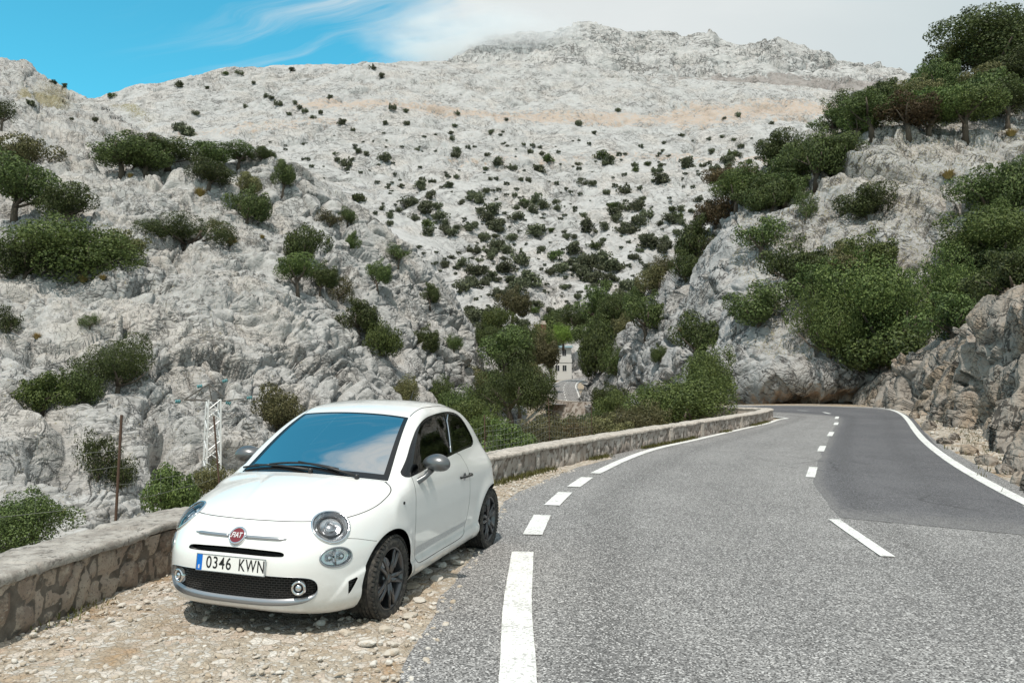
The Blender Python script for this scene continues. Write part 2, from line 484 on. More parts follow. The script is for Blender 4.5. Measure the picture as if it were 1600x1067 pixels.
    V, seam4, T = strip(V, T, lambda P: P[:, 2]-np.interp(P[:, 0], [-1.66, -1.44], [.62, .56]), lambda P: np.maximum.reduce([P[:, 0]+1.44, .5-ab(P[:, 1]), ab(P[:, 2]-.6)-.06]), .0016)
    V, seam5, T = strip(V, T, lambda P: ab(P[:, 1])-np.interp(P[:, 0], [-1.0, -.4, .22], [.455, .487, .499]), lambda P: np.maximum.reduce([P[:, 0]-.20, -1.0-P[:, 0], 1.2-P[:, 2]]), .004)
    # openings in front
    GR = chaikin([(0, .453), (.36, .450), (.50, .442), (.555, .415), (.566, .35), (.535, .292), (.45, .262), (.22, .249), (0, .247),
                  (-.22, .249), (-.45, .262), (-.535, .292), (-.566, .35), (-.555, .415), (-.50, .442), (-.36, .450)], 2)
    SL = chaikin([(0, .607), (.30, .601), (.36, .592), (.362, .571), (.34, .566), (0, .569), (-.34, .566), (-.362, .571), (-.36, .592), (-.30, .601)], 2)
    x, y, z = V.T; V, gr, T = clip(V, T, np.maximum(poly_sdf(np.stack([y, z], 1), GR), 1.2-x))
    x, y, z = V.T; V, sl, T = clip(V, T, np.maximum(poly_sdf(np.stack([y, z], 1), SL), 1.2-x))
    VT = [(1.528, .402), (1.602, .384), (1.594, .286)]
    x, y, z = X(); V, vent, T = clip(V, T, np.maximum(poly_sdf(np.stack([x, z], 1), VT), .5-y))
    # lamps: round head lamps, oval lower lamps
    HL, DRL = {}, {}
    for sgn in (1, -1):
        c, n, e1, e2 = frame_at((1.600, .553*sgn, .732)); HL[sgn] = (c, n, e1, e2)
        d = V-c; V, q, T = clip(V, T, np.maximum(np.hypot(d@e1, d@e2)-.119, np.abs(d@n)-.15)); q0 = q
        V, q1, hood = clip(V, hood, np.maximum(np.hypot((V-c)@e1, (V-c)@e2)-.119, np.abs((V-c)@n)-.15))
        V, _, seam1 = clip(V, seam1, np.maximum(np.hypot((V-c)@e1, (V-c)@e2)-.119, np.abs((V-c)@n)-.15))
        HL[sgn] += (np.concatenate([q0, q1]),)
        c, n, e1, e2 = frame_at((1.648, .617*sgn, .545)); 
        d = V-c; V, q, T = clip(V, T, np.maximum((np.hypot((d@e1)/.112, (d@e2)/.060)-1)*.06, np.abs(d@n)-.15)); DRL[sgn] = (c, n, e1, e2, q)
    # underside apart from the painted skin
    V, under, T = clip(V, T, V[:, 2]-(.170+.03*sstep(1.6, 1.9, V[:, 0])))
    body = sub_mesh('body', V, T, M['paint'], root)
    sub_mesh('underbody', V, under, M['dark'], root)
    sub_mesh('bonnet_seam', V, seam1, M['rubber'], root, -.006)
    for nm, sm in (('door_seam', seam2), ('bumper_seam', seam3), ('rear_bumper_seam', seam4), ('roof_gutter', seam5)):
        for sgn in (1, -1):
            q = sm[V[sm].mean(1)[:, 1]*sgn > 0]
            if len(q): sub_mesh(nm, V, q, M['rubber'], root, -.006)
    sub_mesh('bonnet', V, hood, M['paint'], root)
    # doors, with speckled stripe and handle
    STR = [(.70, .345), (.69, .413), (-.49, .400), (-.497, .362)]
    for sgn in (1, -1):
        cen = V[door].mean(1)[:, 1]*sgn > 0
        dt = door[cen]
        V2, st, rest = clip(V, dt, poly_sdf(np.stack([V[:, 0], V[:, 2]], 1), STR))
        dr = sub_mesh('door', V2, rest, M['paint'], root)
        sub_mesh('side_stripe', V2, st, M['stripe'], dr)
        bm = bmesh.new()
        P = slide(np.array([(-.25, .78*sgn, .822), (-.375, .78*sgn, .820), (-.50, .78*sgn, .818)]), np.array([0, sgn, 0.]))
        P[0, 1] += .010*sgn; P[1, 1] += .034*sgn; P[2, 1] += .026*sgn
        add_tube(bm, chaikin(P, 2, False), .014, 10, flat=.8)
        add_bar(bm, P[2]-np.array([0, .03*sgn, 0]), P[2]+np.array([0, .004*sgn, 0]), .016, 10)
        bm_obj('door_handle', bm, M['gloss'], dr, True)
        bm = bmesh.new()
        c = slide(np.array([(-.365, .78*sgn, .818)]), np.array([0, sgn, 0.]))[0]
        bmesh.ops.create_circle(bm, cap_ends=True, segments=28, radius=.036, matrix=Matrix.Translation((c[0], c[1]+.0035*sgn, c[2]))@Matrix.Rotation(R(-90*sgn), 4, 'X'))
        bm_obj('handle_recess', bm, M['satin'], dr)
    # glass
    wsV, wsg, frit = clip(V, ws, np.maximum.reduce([xeff(V[:, 0], np.abs(V[:, 1]))-.965, .245-V[:, 0], np.abs(V[:, 1])-(.460+.19*(V[:, 0]-.22))]))
    wind = sub_mesh('windscreen', wsV, wsg, M['screen'], root, -.003)
    sub_mesh('windscreen_border', wsV, frit, M['gloss'], wind, -.003)
    sub_mesh('rear_window', V, rw, M['side'], root, -.003)
    # window trim ring, door window, quarter window
    def bpil(P): return P[:, 0]-(-.178-(P[:, 2]-1.045)*.95)          # > 0 in front of the pillar
    for sgn in (1, -1):
        t = sw[(V[sw].mean(1)[:, 1]*sgn) > 0]
        f = poly_sdf(np.stack([V[:, 0], V[:, 2]], 1), DLO)+.020
        V3, gl, ring = clip(V, t, f)
        V3, fr, rest = clip(V3, gl, -bpil(V3))
        V3, pil, qu = clip(V3, rest, -bpil(V3)-.085)
        sub_mesh('window_trim', V3, np.concatenate([ring, pil]), M['gloss'], root, -.001)
        sub_mesh('door_window', V3, fr, M['side'], root, -.006)
        sub_mesh('quarter_window', V3, qu, M['side'], root, -.006)
        bm = bmesh.new()                                              # bright strip along the pillar
        P = slide(np.array([(-.185-(q-1.045)*.95-.012, .7*sgn, q) for q in np.linspace(1.05, 1.36, 7)]), np.array([0, sgn, 0.]))
        add_tube(bm, P, .006, 6); bm_obj('pillar_strip', bm, M['chrome'], root, True)
    # lower grille: mesh panel set back, silver surround
    grp = sub_mesh('grille', V, gr, M['mesh'], root, -.045)
    def surround(poly, inner, dx, lip):
        c = np.array(poly); n = len(c)
        o = np.stack([on_front(c[:, 0], c[:, 1]), c[:, 0], c[:, 1]], 1)
        i = np.stack([on_front(inner[:, 0], inner[:, 1])-dx, inner[:, 0], inner[:, 1]], 1)
        k = o+np.array([lip, 0, 0]); Vv = np.concatenate([o-np.array([.004, 0, 0]), k, i]); F = []
        for a in range(n):
            b2 = (a+1) % n
            F += [(a, b2, n+b2, n+a), (n+a, n+b2, 2*n+b2, 2*n+a)]
        return Vv, np.array(F)
    inner = GR*np.array([.965, 1]); inner[:, 1] = np.where(inner[:, 1] > .35, inner[:, 1]-.012, inner[:, 1]+.034*np.clip((.35-inner[:, 1])/.09, 0, 1))
    Vv, Ff = surround(GR, inner, .047, .005); np_mesh('grille_surround', Vv, Ff, M['satin'], grp)
    Vv, Ff = surround(SL, SL*np.array([.985, 1])+np.array([0, -.000]), .05, .0); 
    slot = sub_mesh('air_slot', V, sl, M['dark'], root, -.05); np_mesh('slot_lip', Vv, Ff, M['black'], slot)
    for sgn in (1, -1): sub_mesh('side_vent', V, vent[V[vent].mean(1)[:, 1]*sgn > 0], M['mesh'], root, -.014)
    # lamps
    def ellipse(c, n, e1, e2, a, b2, k=48, push=0.0):
        t = np.linspace(0, 2*np.pi, k, endpoint=False)
        P = c+np.outer(a*np.cos(t), e1)+np.outer(b2*np.sin(t), e2)
        return slide(P, np.repeat(n[None], k, 0))+n*push
    def bowl(c, n, e1, e2, a, b2, depth, name, mat, parent):
        rings = []
        for f_, h_ in ((1.0, -.004), (.93, -.030), (.80, -.7*depth), (.5, -depth), (.12, -depth*1.05)):
            P = ellipse(c, n, e1, e2, a, b2)
            cc = P.mean(0); rings.append(cc+(P-cc)*f_+n*h_)
        Vv = np.concatenate(rings); F = []
        for r_ in range(4):
            for k in range(48):
                k2 = (k+1) % 48; F.append((r_*48+k, r_*48+k2, r_*48+48+k2, r_*48+48+k))
        return np_mesh(name, Vv, np.array(F), mat, parent)
    for sgn in (1, -1):
        c, n, e1, e2, q = HL[sgn]
        u, inv = np.unique(q, return_inverse=True); P = V[u]; rr = np.hypot((P-c)@e1, (P-c)@e2)
        P = P+np.outer(.012+.012*(1-(rr/.119)**2), n)
        lens = np_mesh('headlight', P, inv.reshape(q.shape), M['lens'], root)
        bm = bmesh.new(); add_tube(bm, ellipse(c, n, e1, e2, .122, .122, 48, .004), .0095, 10, True); bm_obj('headlight_ring', bm, M['chrome'], lens, True)
        bowl(c, n, e1, e2, .118, .118, .060, 'reflector', M['lamp'], lens)
        bm = bmesh.new(); fr = Matrix((tuple(e1), tuple(e2), tuple(n))).transposed().to_4x4()
        add_tube(bm, [c+e1*.080*math.cos(t)+e2*.080*math.sin(t)-n*.022 for t in np.linspace(0, 2*np.pi, 32, endpoint=False)], .008, 8, True)
        bm_obj('lamp_ring', bm, M['black'], lens, True)
        bm = bmesh.new()
        tri = chaikin([(.062*math.cos(t), .062*math.sin(t)) for t in (R(100), R(220), R(340))], 2)
        add_tube(bm, [c+e1*a+e2*b2-n*.020 for a, b2 in tri], .007, 8, True); bm_obj('lamp_shroud', bm, M['chrome'], lens, True)
        bm = bmesh.new(); lathe(bm, [(.0, .026), (.018, .024), (.034, .013), (.040, -.004), (.043, -.03)], 28, Matrix.Translation(c-n*.040)@fr)
        bm_obj('projector', bm, M['satin'], lens, True)
        c, n, e1, e2, q = DRL[sgn]
        u, inv = np.unique(q, return_inverse=True); P = V[u]
        rr = np.hypot(((P-c)@e1)/.112, ((P-c)@e2)/.06)
        P = P+np.outer(.004+.010*(1-rr**2), n)
        lens = np_mesh('running_light', P, inv.reshape(q.shape), M['lens'], root)
        bm = bmesh.new(); add_tube(bm, ellipse(c, n, e1, e2, .113, .061, 48, .001), .0055, 8, True); bm_obj('lamp_ring', bm, M['satin'], lens, True)
        bowl(c, n, e1, e2, .110, .058, .035, 'reflector', M['lamp'], lens)
        bm = bmesh.new(); fr = Matrix((tuple(e1), tuple(e2), tuple(n))).transposed().to_4x4()
        for k in (-1, 1):
            lathe(bm, [(0, .02), (.016, .014), (.024, 0), (.026, -.02)], 20, Matrix.Translation(c-n*.022+e1*.042*k)@fr)
        add_bar(bm, c-n*.02-e2*.05, c-n*.02+e2*.05, .006, 6)
        bm_obj('bulb_cup', bm, M['lamp'], lens, True)
        c = np.array([on_front([.455*sgn], [.372])[0]-.020, .455*sgn, .372]); n = np.array([.95, .30*sgn, 0]); n /= np.linalg.norm(n)
        e1 = np.cross([0, 0, 1], n); e2 = np.cross(n, e1); fr = Matrix((tuple(e1), tuple(e2), tuple(n))).transposed().to_4x4()
        bm = bmesh.new(); lathe(bm, [(.030, .0), (.034, .012), (.043, .012), (.048, .004), (.050, -.03)], 32, Matrix.Translation(c)@fr)
        fog = bm_obj('fog_light', bm, M['chrome'], root, True)
        bm = bmesh.new(); lathe(bm, [(0, .008), (.018, .006), (.031, -.001)], 28, Matrix.Translation(c)@fr); bm_obj('fog_lens', bm, M['gloss'], fog, True)
        bm = bmesh.new(); lathe(bm, [(0, .016), (.012, .013), (.019, .006)], 24, Matrix.Translation(c)@fr); bm_obj('fog_bulb', bm, M['chrome'], fog, True)
    # badge with its letters, two chrome bars
    cb, n, e1, e2 = frame_at((1.82, 0, .668)); fr = Matrix((tuple(e1), tuple(e2), tuple(n))).transposed().to_4x4()
    bm = bmesh.new(); lathe(bm, [(.050, .018), (.056, .022), (.061, .018), (.064, .004), (.064, -.01)], 40, Matrix.Translation(cb)@fr); 
    badge = bm_obj('badge', bm, M['chrome'], root, True)
    bm = bmesh.new(); lathe(bm, [(0, .020), (.030, .019), (.051, .0165)], 40, Matrix.Translation(cb)@fr); bm_obj('enamel_disc', bm, M['red'], badge, True)
    def text(name, body, size, mat, parent, Mx, ext=.002, sx=1.0, thick=0.0):
        cu = bpy.data.curves.new(name, 'FONT'); cu.body = body; cu.size = size; cu.extrude = ext; cu.align_x = 'CENTER'; cu.align_y = 'CENTER'; cu.offset = thick
        cu.space_character = 1.12 if len(body) > 2 and name[0] == 'p' else 1.0
        o = bpy.data.objects.new(name, cu); COL.objects.link(o)
        bpy.context.view_layer.update()
        me = bpy.data.meshes.new_from_object(o.evaluated_get(bpy.context.evaluated_depsgraph_get()))
        bpy.data.objects.remove(o)
        me.transform(Mx@Matrix.Diagonal((sx, 1, 1, 1)))
        return link_mesh(name, me, mat, parent)
    text('badge_lettering', 'FIAT', .050, M['letter'], badge, Matrix.Translation(cb+n*.0205)@fr@Matrix.Translation((0, -.001, 0)), .0015, .78, .0010)
    for sgn in (1, -1):
        ys = np.linspace(.066, .345, 16); zs = np.full(16, .669)
        P = np.stack([on_front(ys*sgn, zs), ys*sgn, zs], 1); bm = bmesh.new()
        rad = [.0135*min(1, max(.3, (1-t)*7)) for t in np.linspace(0, 1, 16)]
        add_tube(bm, P+np.array([.004, 0, 0]), rad, 10, flat=.85); bm_obj('chrome_bar', bm, M['satin'], root, True)
    # number plate
    c = np.array([1.895, 0, .500])
    fr = Matrix(((0, 0, 1), (1, 0, 0), (0, 1, 0))).to_4x4()          # text plane: x -> y, y -> z, normal -> x
    Mp = Matrix.Translation(c)@Matrix.Rotation(R(-6), 4, 'Y')@fr
    bm = bmesh.new(); add_box(bm, (-.26, -.055, -.004), (.26, .055, .004), .003, Mp)
    plate = bm_obj('licence_plate', bm, M['white'], root)
    bm = bmesh.new(); add_box(bm, (-.258, -.053, .002), (-.214, .053, .0052), 0, Mp); bm_obj('country_band', bm, M['blue'], plate)
    text('country_letter', 'E', .030, M['white'], plate, Mp@Matrix.Translation((-.236, -.030, .0056)), .0004, .9, .0008)
    text('plate_lettering', '0346', .108, M['ink'], plate, Mp@Matrix.Translation((-.088, .001, .0052)), .0008, .82, .0006)
    text('plate_lettering', 'KWN', .108, M['ink'], plate, Mp@Matrix.Translation((.158, .001, .0052)), .0008, .70, .0006)
    bm = bmesh.new()
    for lo, hi in (((-.26, .050, .003), (.26, .0545, .0062)), ((-.26, -.0545, .003), (.26, -.050, .0062)), ((-.2595, -.05, .003), (-.2550, .05, .0062)), ((.2550, -.05, .003), (.2595, .05, .0062))):
        add_box(bm, lo, hi, 0, Mp)
    bm_obj('plate_rim', bm, M['satin'], plate)
    bm = bmesh.new(); add_box(bm, (-.20, -.05, -.06), (.20, .05, -.0045), 0, Mp); bm_obj('plate_bracket', bm, M['dark'], root)
    # wheels
    for sx in (1, -1):
        for sgn in (1, -1):
            w = empty('wheel'); w.parent = root; w.location = (AX*sx, .705*sgn, TR); w.rotation_euler = (R(-90*sgn), R(17*sx+9*sgn), 0)
            bm = bmesh.new()
            prof = [(.212, -.085), (.225, -.098), (.255, -.104), (.276, -.098), (.289, -.082)]
            for q in (-.06, -.03, .0, .03, .06):
                prof += [(.2935, q-.012), (.2935, q+.008), (.286, q+.010), (.286, q+.014)] if q < .06 else [(.2935, q-.012), (.2935, q+.010)]
            prof += [(.289, .082), (.276, .098), (.255, .104), (.238, .100), (.225, .098), (.212, .085)]
            lathe(bm, prof, 72)
            # shoulder blocks
            for k in range(56):
                for sd in (-1, 1):
                    a = 2*math.pi*k/56
                    add_box(bm, (-.0105, -.008, -.020), (.0105, .006, .020), 0, Matrix.Rotation(a, 4, 'Z')@Matrix.Translation((0, .2895, .079*sd))@Matrix.Rotation(R(-28*sd), 4, 'X'))
            ty = bm_obj('tyre', bm, M['tyre'], w, False)
            bm = bmesh.new()
            lathe(bm, [(.212, -.085), (.200, -.07), (.195, .03), (.203, .082), (.2135, .090), (.2185, .086)], 56)
            # ten spokes in five pairs, hub, bolts
            for k in range(5):
                for da in (-.165, .165):
                    a = 2*math.pi*k/5+da
                    p0 = Vector((.042*math.cos(2*math.pi*k/5+da*1.6), .042*math.sin(2*math.pi*k/5+da*1.6), .066)); p1 = Vector((.205*math.cos(a*1), .205*math.sin(a), .078))
                    mid = (p0+p1)/2+Vector((0, 0, .010))
                    add_tube(bm, [p0, mid, p1], [.021, .0145, .0165], 8, flat=.75)
            lathe(bm, [(0, .080), (.028, .080), (.034, .072), (.060, .068), (.066, .05), (.066, .0)], 28)
            for k in range(5):
                for da in (-.165, .165):
                    a = 2*math.pi*k/5+da; d = Vector((math.cos(a), math.sin(a), 0)); sd = Vector((-d.y, d.x, 0))*math.copysign(1, da)
                    q = [d*.085+sd*.004, d*.19+sd*.004, d*.19+sd*.013, d*.085+sd*.012]
                    f = bm.faces.new([bm.verts.new(p+Vector((0, 0, .0905 if i_ in (0, 3) else .0925))) for i_, p in enumerate(q)]); f.material_index = 1
            bm_obj('rim', bm, [M.setdefault('rim', simple('dark satin alloy', (.13, .13, .135), .32, .8)), M['satin']], w, True)
            bm = bmesh.new(); lathe(bm, [(0, .02), (.14, .02), (.14, .005), (0, .005)], 40); bm_obj('brake_disc', bm, M['satin'], w, False)
            # dark housing over the wheel
            bm = bmesh.new()
            n = 30; ring = []
            for k in range(n+1):
                a = R(-25)+R(230)*k/n
                px, pz = AX*sx+.352*math.cos(a), TR+.352*math.sin(a)
                hw = min(.72, float(slide(np.array([(px, .665, max(pz, .23))]), np.array([[0, 1., 0]]))[0, 1])-.026)
                ring.append([bm.verts.new((px, sgn*hw, pz)), bm.verts.new((px, sgn*.45, pz)), bm.verts.new((AX*sx, sgn*.45, TR))])
            for A_, B_ in zip(ring, ring[1:]):
                bm.faces.new((A_[0], A_[1], B_[1], B_[0])); bm.faces.new((A_[1], A_[2], B_[2], B_[1]))
            bm_obj('wheel_housing', bm, M['dark'], root, False)
    bm = bmesh.new(); add_box(bm, (-1.45, -.60, .17), (1.30, .60, .20)); add_box(bm, (.75, -.44, .2), (1.72, .44, .70)); add_box(bm, (-1.5, -.46, .2), (.75, .46, .36)); bm_obj('floor_pan', bm, M['dark'], root)
    # mirrors
    for sgn in (1, -1):
        bm = bmesh.new(); bmesh.ops.create_uvsphere(bm, u_segments=28, v_segments=18, radius=1)
        for v in bm.verts:
            x, y, z = v.co
            x = x*.095 if x > 0 else x*.030
            v.co = (x, y*.124*(1-.10*z), z*.069*(1+.10*y*sgn))
        bmesh.ops.transform(bm, matrix=Matrix.Translation((.515, (.880 if sgn > 0 else .835)*sgn, 1.048 if sgn > 0 else 1.035))@Matrix.Rotation(R(-14*sgn), 4, 'Z'), verts=bm.verts)
        mir = bm_obj('wing_mirror', bm, M['grey'], root, True)
        bm = bmesh.new()
        add_tube(bm, [(.665, .725*sgn, .895), (.645, .775*sgn, .912), (.600, .812*sgn, .942), (.55, (.85 if sgn > 0 else .815)*sgn, .998)], [.028, .026, .021, .026], 12, flat=1.0)
        bm_obj('mirror_stalk', bm, M['grey'], mir, True)
        bm = bmesh.new(); P = slide(np.array([(.955, .78*sgn, .795)]), np.array([0, sgn, 0.]))[0]
        bmesh.ops.create_uvsphere(bm, u_segments=14, v_segments=8, radius=.016, matrix=Matrix.Translation(P)@Matrix.Diagonal((1, .5, .8, 1))); bm_obj('side_indicator', bm, M['gloss'], root, True)
    # wipers
    def scr(x, y, up=.0):
        P = np.array([x, y, 1.25]); P = slide2(P); return P+unit(grad(P[None]))[0]*up
    def slide2(P):
        a, b2 = .80, 1.55
        for _ in range(40):
            m_ = (a+b2)/2; f_ = F_body(np.array([[P[0], P[1], m_]]))[0]
            if f_ > 0: b2 = m_
            else: a = m_
        return np.array([P[0], P[1], a])
    for (a, b2, piv) in (((.955, .25), (.915, -.37), (.985, .42)), ((.925, -.36), (.862, -.64), (1.015, .05))):
        bm = bmesh.new()
        pts = [scr(a[0]+(b2[0]-a[0])*t, a[1]+(b2[1]-a[1])*t, .014) for t in np.linspace(0, 1, 8)]
        add_tube(bm, pts, .009, 6)
        k = pts[4]; q = scr(piv[0], piv[1], .02)
        add_tube(bm, [q, (q+k)/2+np.array([0, 0, .014]), k+np.array([0, 0, .010])], [.012, .010, .007], 6)
        add_bar(bm, q-np.array([0, 0, .02]), q+np.array([0, 0, .012]), .018, 10)
        bm_obj('wiper', bm, M['black'], wind, True)
    # aerial
    bm = bmesh.new(); q = slide2(np.array([-.93, 0, 1.3])); add_bar(bm, q, q+np.array([-.02, 0, .02]), .02, 10); add_bar(bm, q+np.array([-.015, 0, .015]), q+np.array([-.09, 0, .12]), .004, 6)
    bm_obj('aerial', bm, M['black'], root)
    # cabin
    def seat(x0, y0, name, w2=.24):
        bm = bmesh.new()
        add_box(bm, (x0-.25, y0-w2, .42), (x0+.25, y0+w2, .60), .07)
        add_box(bm, (-.08, -w2, 0), (.08, w2, .62), .07, Matrix.Translation((x0-.26, y0, .55))@Matrix.Rotation(R(-16), 4, 'Y'))
        s_ = bm_obj(name, bm, M['cloth'], root, True)
        bm = bmesh.new(); bmesh.ops.create_uvsphere(bm, u_segments=20, v_segments=14, radius=1, matrix=Matrix.Translation((x0-.48, y0, 1.235))@Matrix.Diagonal((.065, .135, .105, 1))); 
        bm_obj('headrest', bm, M['cloth'], s_, True)
        bm = bmesh.new()
        for k in (-.05, .05): add_bar(bm, (x0-.44, y0+k, 1.10), (x0-.47, y0+k, 1.19), .008, 8)
        bm_obj('headrest_post', bm, M['chrome'], s_, True)
    seat(.10, .36, 'seat'); seat(.10, -.36, 'seat')
    bm = bmesh.new(); add_box(bm, (-1.25, -.56, .42), (-.62, .56, .62), .07); add_box(bm, (-1.33, -.54, .5), (-1.12, .54, 1.02), .07); bm_obj('rear_bench', bm, M['cloth'], root, True)
    bm = bmesh.new(); add_box(bm, (.52, -.66, .60), (.93, .66, .915), .06); add_box(bm, (.60, -.60, .86), (.84, .60, .945), .04); bm_obj('dashboard', bm, M['black'], root, True)
    bm = bmesh.new(); Ms = Matrix.Translation((.47, .36, .88))@Matrix.Rotation(R(-68), 4, 'Y')
    add_tube(bm, [Ms@Vector((.18*math.cos(t), .18*math.sin(t), 0)) for t in np.linspace(0, 2*np.pi, 32, endpoint=False)], .016, 8, True)
    for t in (0, 2.1, 4.2): add_bar(bm, Ms@Vector((0, 0, 0)), Ms@Vector((.18*math.cos(t), .18*math.sin(t), 0)), .014, 8)
    lathe(bm, [(0, .02), (.05, .015), (.06, -.01)], 20, Ms); bm_obj('steering_wheel', bm, M['satin'], root, True)
    bm = bmesh.new(); add_box(bm, (.20, -.12, 1.255), (.225, .12, 1.32), .01); bm_obj('rear_view_mirror', bm, M['black'], root)
    bm = bmesh.new(); add_box(bm, (-1.3, -.60, .36), (.9, .60, .40)); bm_obj('cabin_floor', bm, M['dark'], root)
    # dark lining a little inside the skin, so that the cabin is not white inside
    V4 = V; lin = T[(V[T].mean(1)[:, 2] > .75) & (V[T].mean(1)[:, 0] < .95)]
    sub_mesh('cabin_lining', V, lin, M['cloth'], root, -.025)
    sub_mesh('door_lining', V, door, M['cloth'], root, -.03)
    return root
car = build_car()
# ------------------------------------------------------------------ mountains
def rock_material(name, base, dark, warm, scale, bump=.6, dist=.25, tilt=(0, 0, 0), warm_amt=.25, soil_shadec=(.42, .30, .21), grassc=(.20, .17, .07), blotch=.6, lines_amt=.8):
    m, nt, b = new_mat(name); N = NT(nt)
    P = N.mapping(N.pos(), rot=tilt, scale=(1/scale, 1/scale, 1/scale))
    big = N.noise(P, .30, 3, .6, 0, 1)
    sb = N.n('ShaderNodeSeparateColor'); N.put(sb.inputs[0], big)
    W = N.warp(P, .7, .8, 3)
    st = N.mapping(W, scale=(.8, 1.0, 2.7))
    mid = N.noise(W, 1.9, 5, .65)
    fine = N.noise(P, 8.0, 3, .7)
    # wandering joints: level lines of stretched noise, broken up by a second noise
    ja = N.math('ABSOLUTE', N.math('SUBTRACT', N.noise(st, .55, 4, .6), .5))
    jb = N.math('ABSOLUTE', N.math('SUBTRACT', N.noise(N.mapping(W, rot=(.9, .3, .6), scale=(2.4, 1.6, .8)), .6, 4, .6), .5))
    la = N.math('MULTIPLY', N.ramp(ja, .030, .012), N.ramp(sb.outputs[0], .46, .56))
    lb = N.math('MULTIPLY', N.ramp(jb, .022, .008), N.ramp(sb.outputs[1], .46, .56))
    jc = N.math('ABSOLUTE', N.math('SUBTRACT', N.noise(N.mapping(W, rot=(.2, .9, 1.3), scale=(4.2, 3.0, 1.5)), .8, 3, .6), .5))
    lc = N.math('MULTIPLY', N.ramp(jc, .030, .010), N.ramp(sb.outputs[2], .44, .56))
    lines = N.math('MAXIMUM', N.math('MAXIMUM', la, lb), N.math('MULTIPLY', lc, .8))
    col = N.mix(N.ramp(mid, .32, .62), tuple(.82*c for c in base), base)
    col = N.mix(N.math('MULTIPLY', N.ramp(sb.outputs[2], .47, .62), warm_amt), col, warm)
    bl = N.math('MULTIPLY', N.ramp(N.noise(W, 2.6, 5, .75), .575, .66), N.ramp(sb.outputs[1], .40, .60, .25, 1))
    col = N.mix(N.math('MULTIPLY', bl, blotch), col, dark)
    col = N.mix(N.ramp(N.noise(N.mapping(W, scale=(.5, .5, .16)), 1.3, 4, .65), .50, .66, 0, .5), col, tuple(.60*c for c in base))
    col = N.mix(N.math('MULTIPLY', lines, lines_amt), col, tuple(.40*c for c in dark))
    soil = N.attr('soil').outputs['Fac']  # soil patches; on the summit the painted cloud shade instead
    sm = N.ramp(N.math('ADD', soil, N.math('MULTIPLY', N.math('SUBTRACT', mid, .5), 1.5)), .40, .62)
    col = N.mix(N.math('MULTIPLY', sm, .85), col, N.mix(N.ramp(fine, .3, .7), tuple(.8*c for c in soil_shadec), soil_shadec))
    gr = N.attr('grass').outputs['Fac']
    gm = N.ramp(N.math('ADD', gr, N.math('MULTIPLY', N.math('SUBTRACT', fine, .5), 1.6)), .45, .65)
    col = N.mix(N.math('MULTIPLY', gm, .8), col, grassc)
    col = N.mix(N.ramp(fine, .40, .75, 0, .20), col, tuple(.6*c for c in base))
    N.put(b.inputs['Base Color'], col); b.inputs['Roughness'].default_value = .92; b.inputs['Specular IOR Level'].default_value = .15
    h = N.math('ADD', N.math('MULTIPLY', mid, .8), N.math('MULTIPLY', fine, .22))
    h = N.math('ADD', h, N.math('MULTIPLY', N.math('ADD', N.ramp(ja, 0, .07), N.ramp(jb, 0, .045)), .30))
    bn = N.bump(h, bump, dist*scale); N.put(bn.node.inputs['Strength'], N.ramp(sb.outputs[1], .40, .58, .62*bump, 1.1*bump)); N.put(b.inputs['Normal'], bn)
    return m

def catmull(A, n, axis):         # resample a table of control points along an axis
    A = np.moveaxis(A, axis, 0); K = len(A)
    if isinstance(n, int): n = np.linspace(0, K-1, n)
    i = np.clip(n.astype(int), 0, K-2); t = (n-i).reshape((-1,)+(1,)*(A.ndim-1))
    p0, p1, p2, p3 = A[np.maximum(i-1, 0)], A[i], A[i+1], A[np.minimum(i+2, K-1)]
    p0 = np.where((i == 0).reshape(t.shape), 2*p1-p2, p0); p3 = np.where((i == K-2).reshape(t.shape), 2*p2-p1, p3)
    r = .5*(2*p1+(p2-p0)*t+(2*p0-5*p1+4*p2-p3)*t*t+(3*p1-p0-3*p2+p3)*t**3)
    return np.moveaxis(r, 0, axis)
def world(u, v, D):
    u, v, D = np.asarray(u, float), np.asarray(v, float), np.asarray(D, float)
    uc = 533.5-v; dy = FPX*CP-uc*SP; t = D/dy
    return np.stack([(u-800)*t, D, EYE+(FPX*SP+uc*CP)*t], -1)
def spread_u(us, n, P):          # columns evenly spread by distance along the slope as seen from the road
    K = len(us); q = np.linspace(0, K-1, 60*(K-1)+1); line = catmull(P[:, 1+P.shape[1]//3], q, 0)
    ds = np.linalg.norm(np.diff(line[:, :2], axis=0), axis=1); D = np.linalg.norm(line[1:, :2], axis=1)
    c = np.r_[0, np.cumsum(ds/D)]; return np.interp(np.linspace(0, c[-1], n), c, q)
TERR = {}
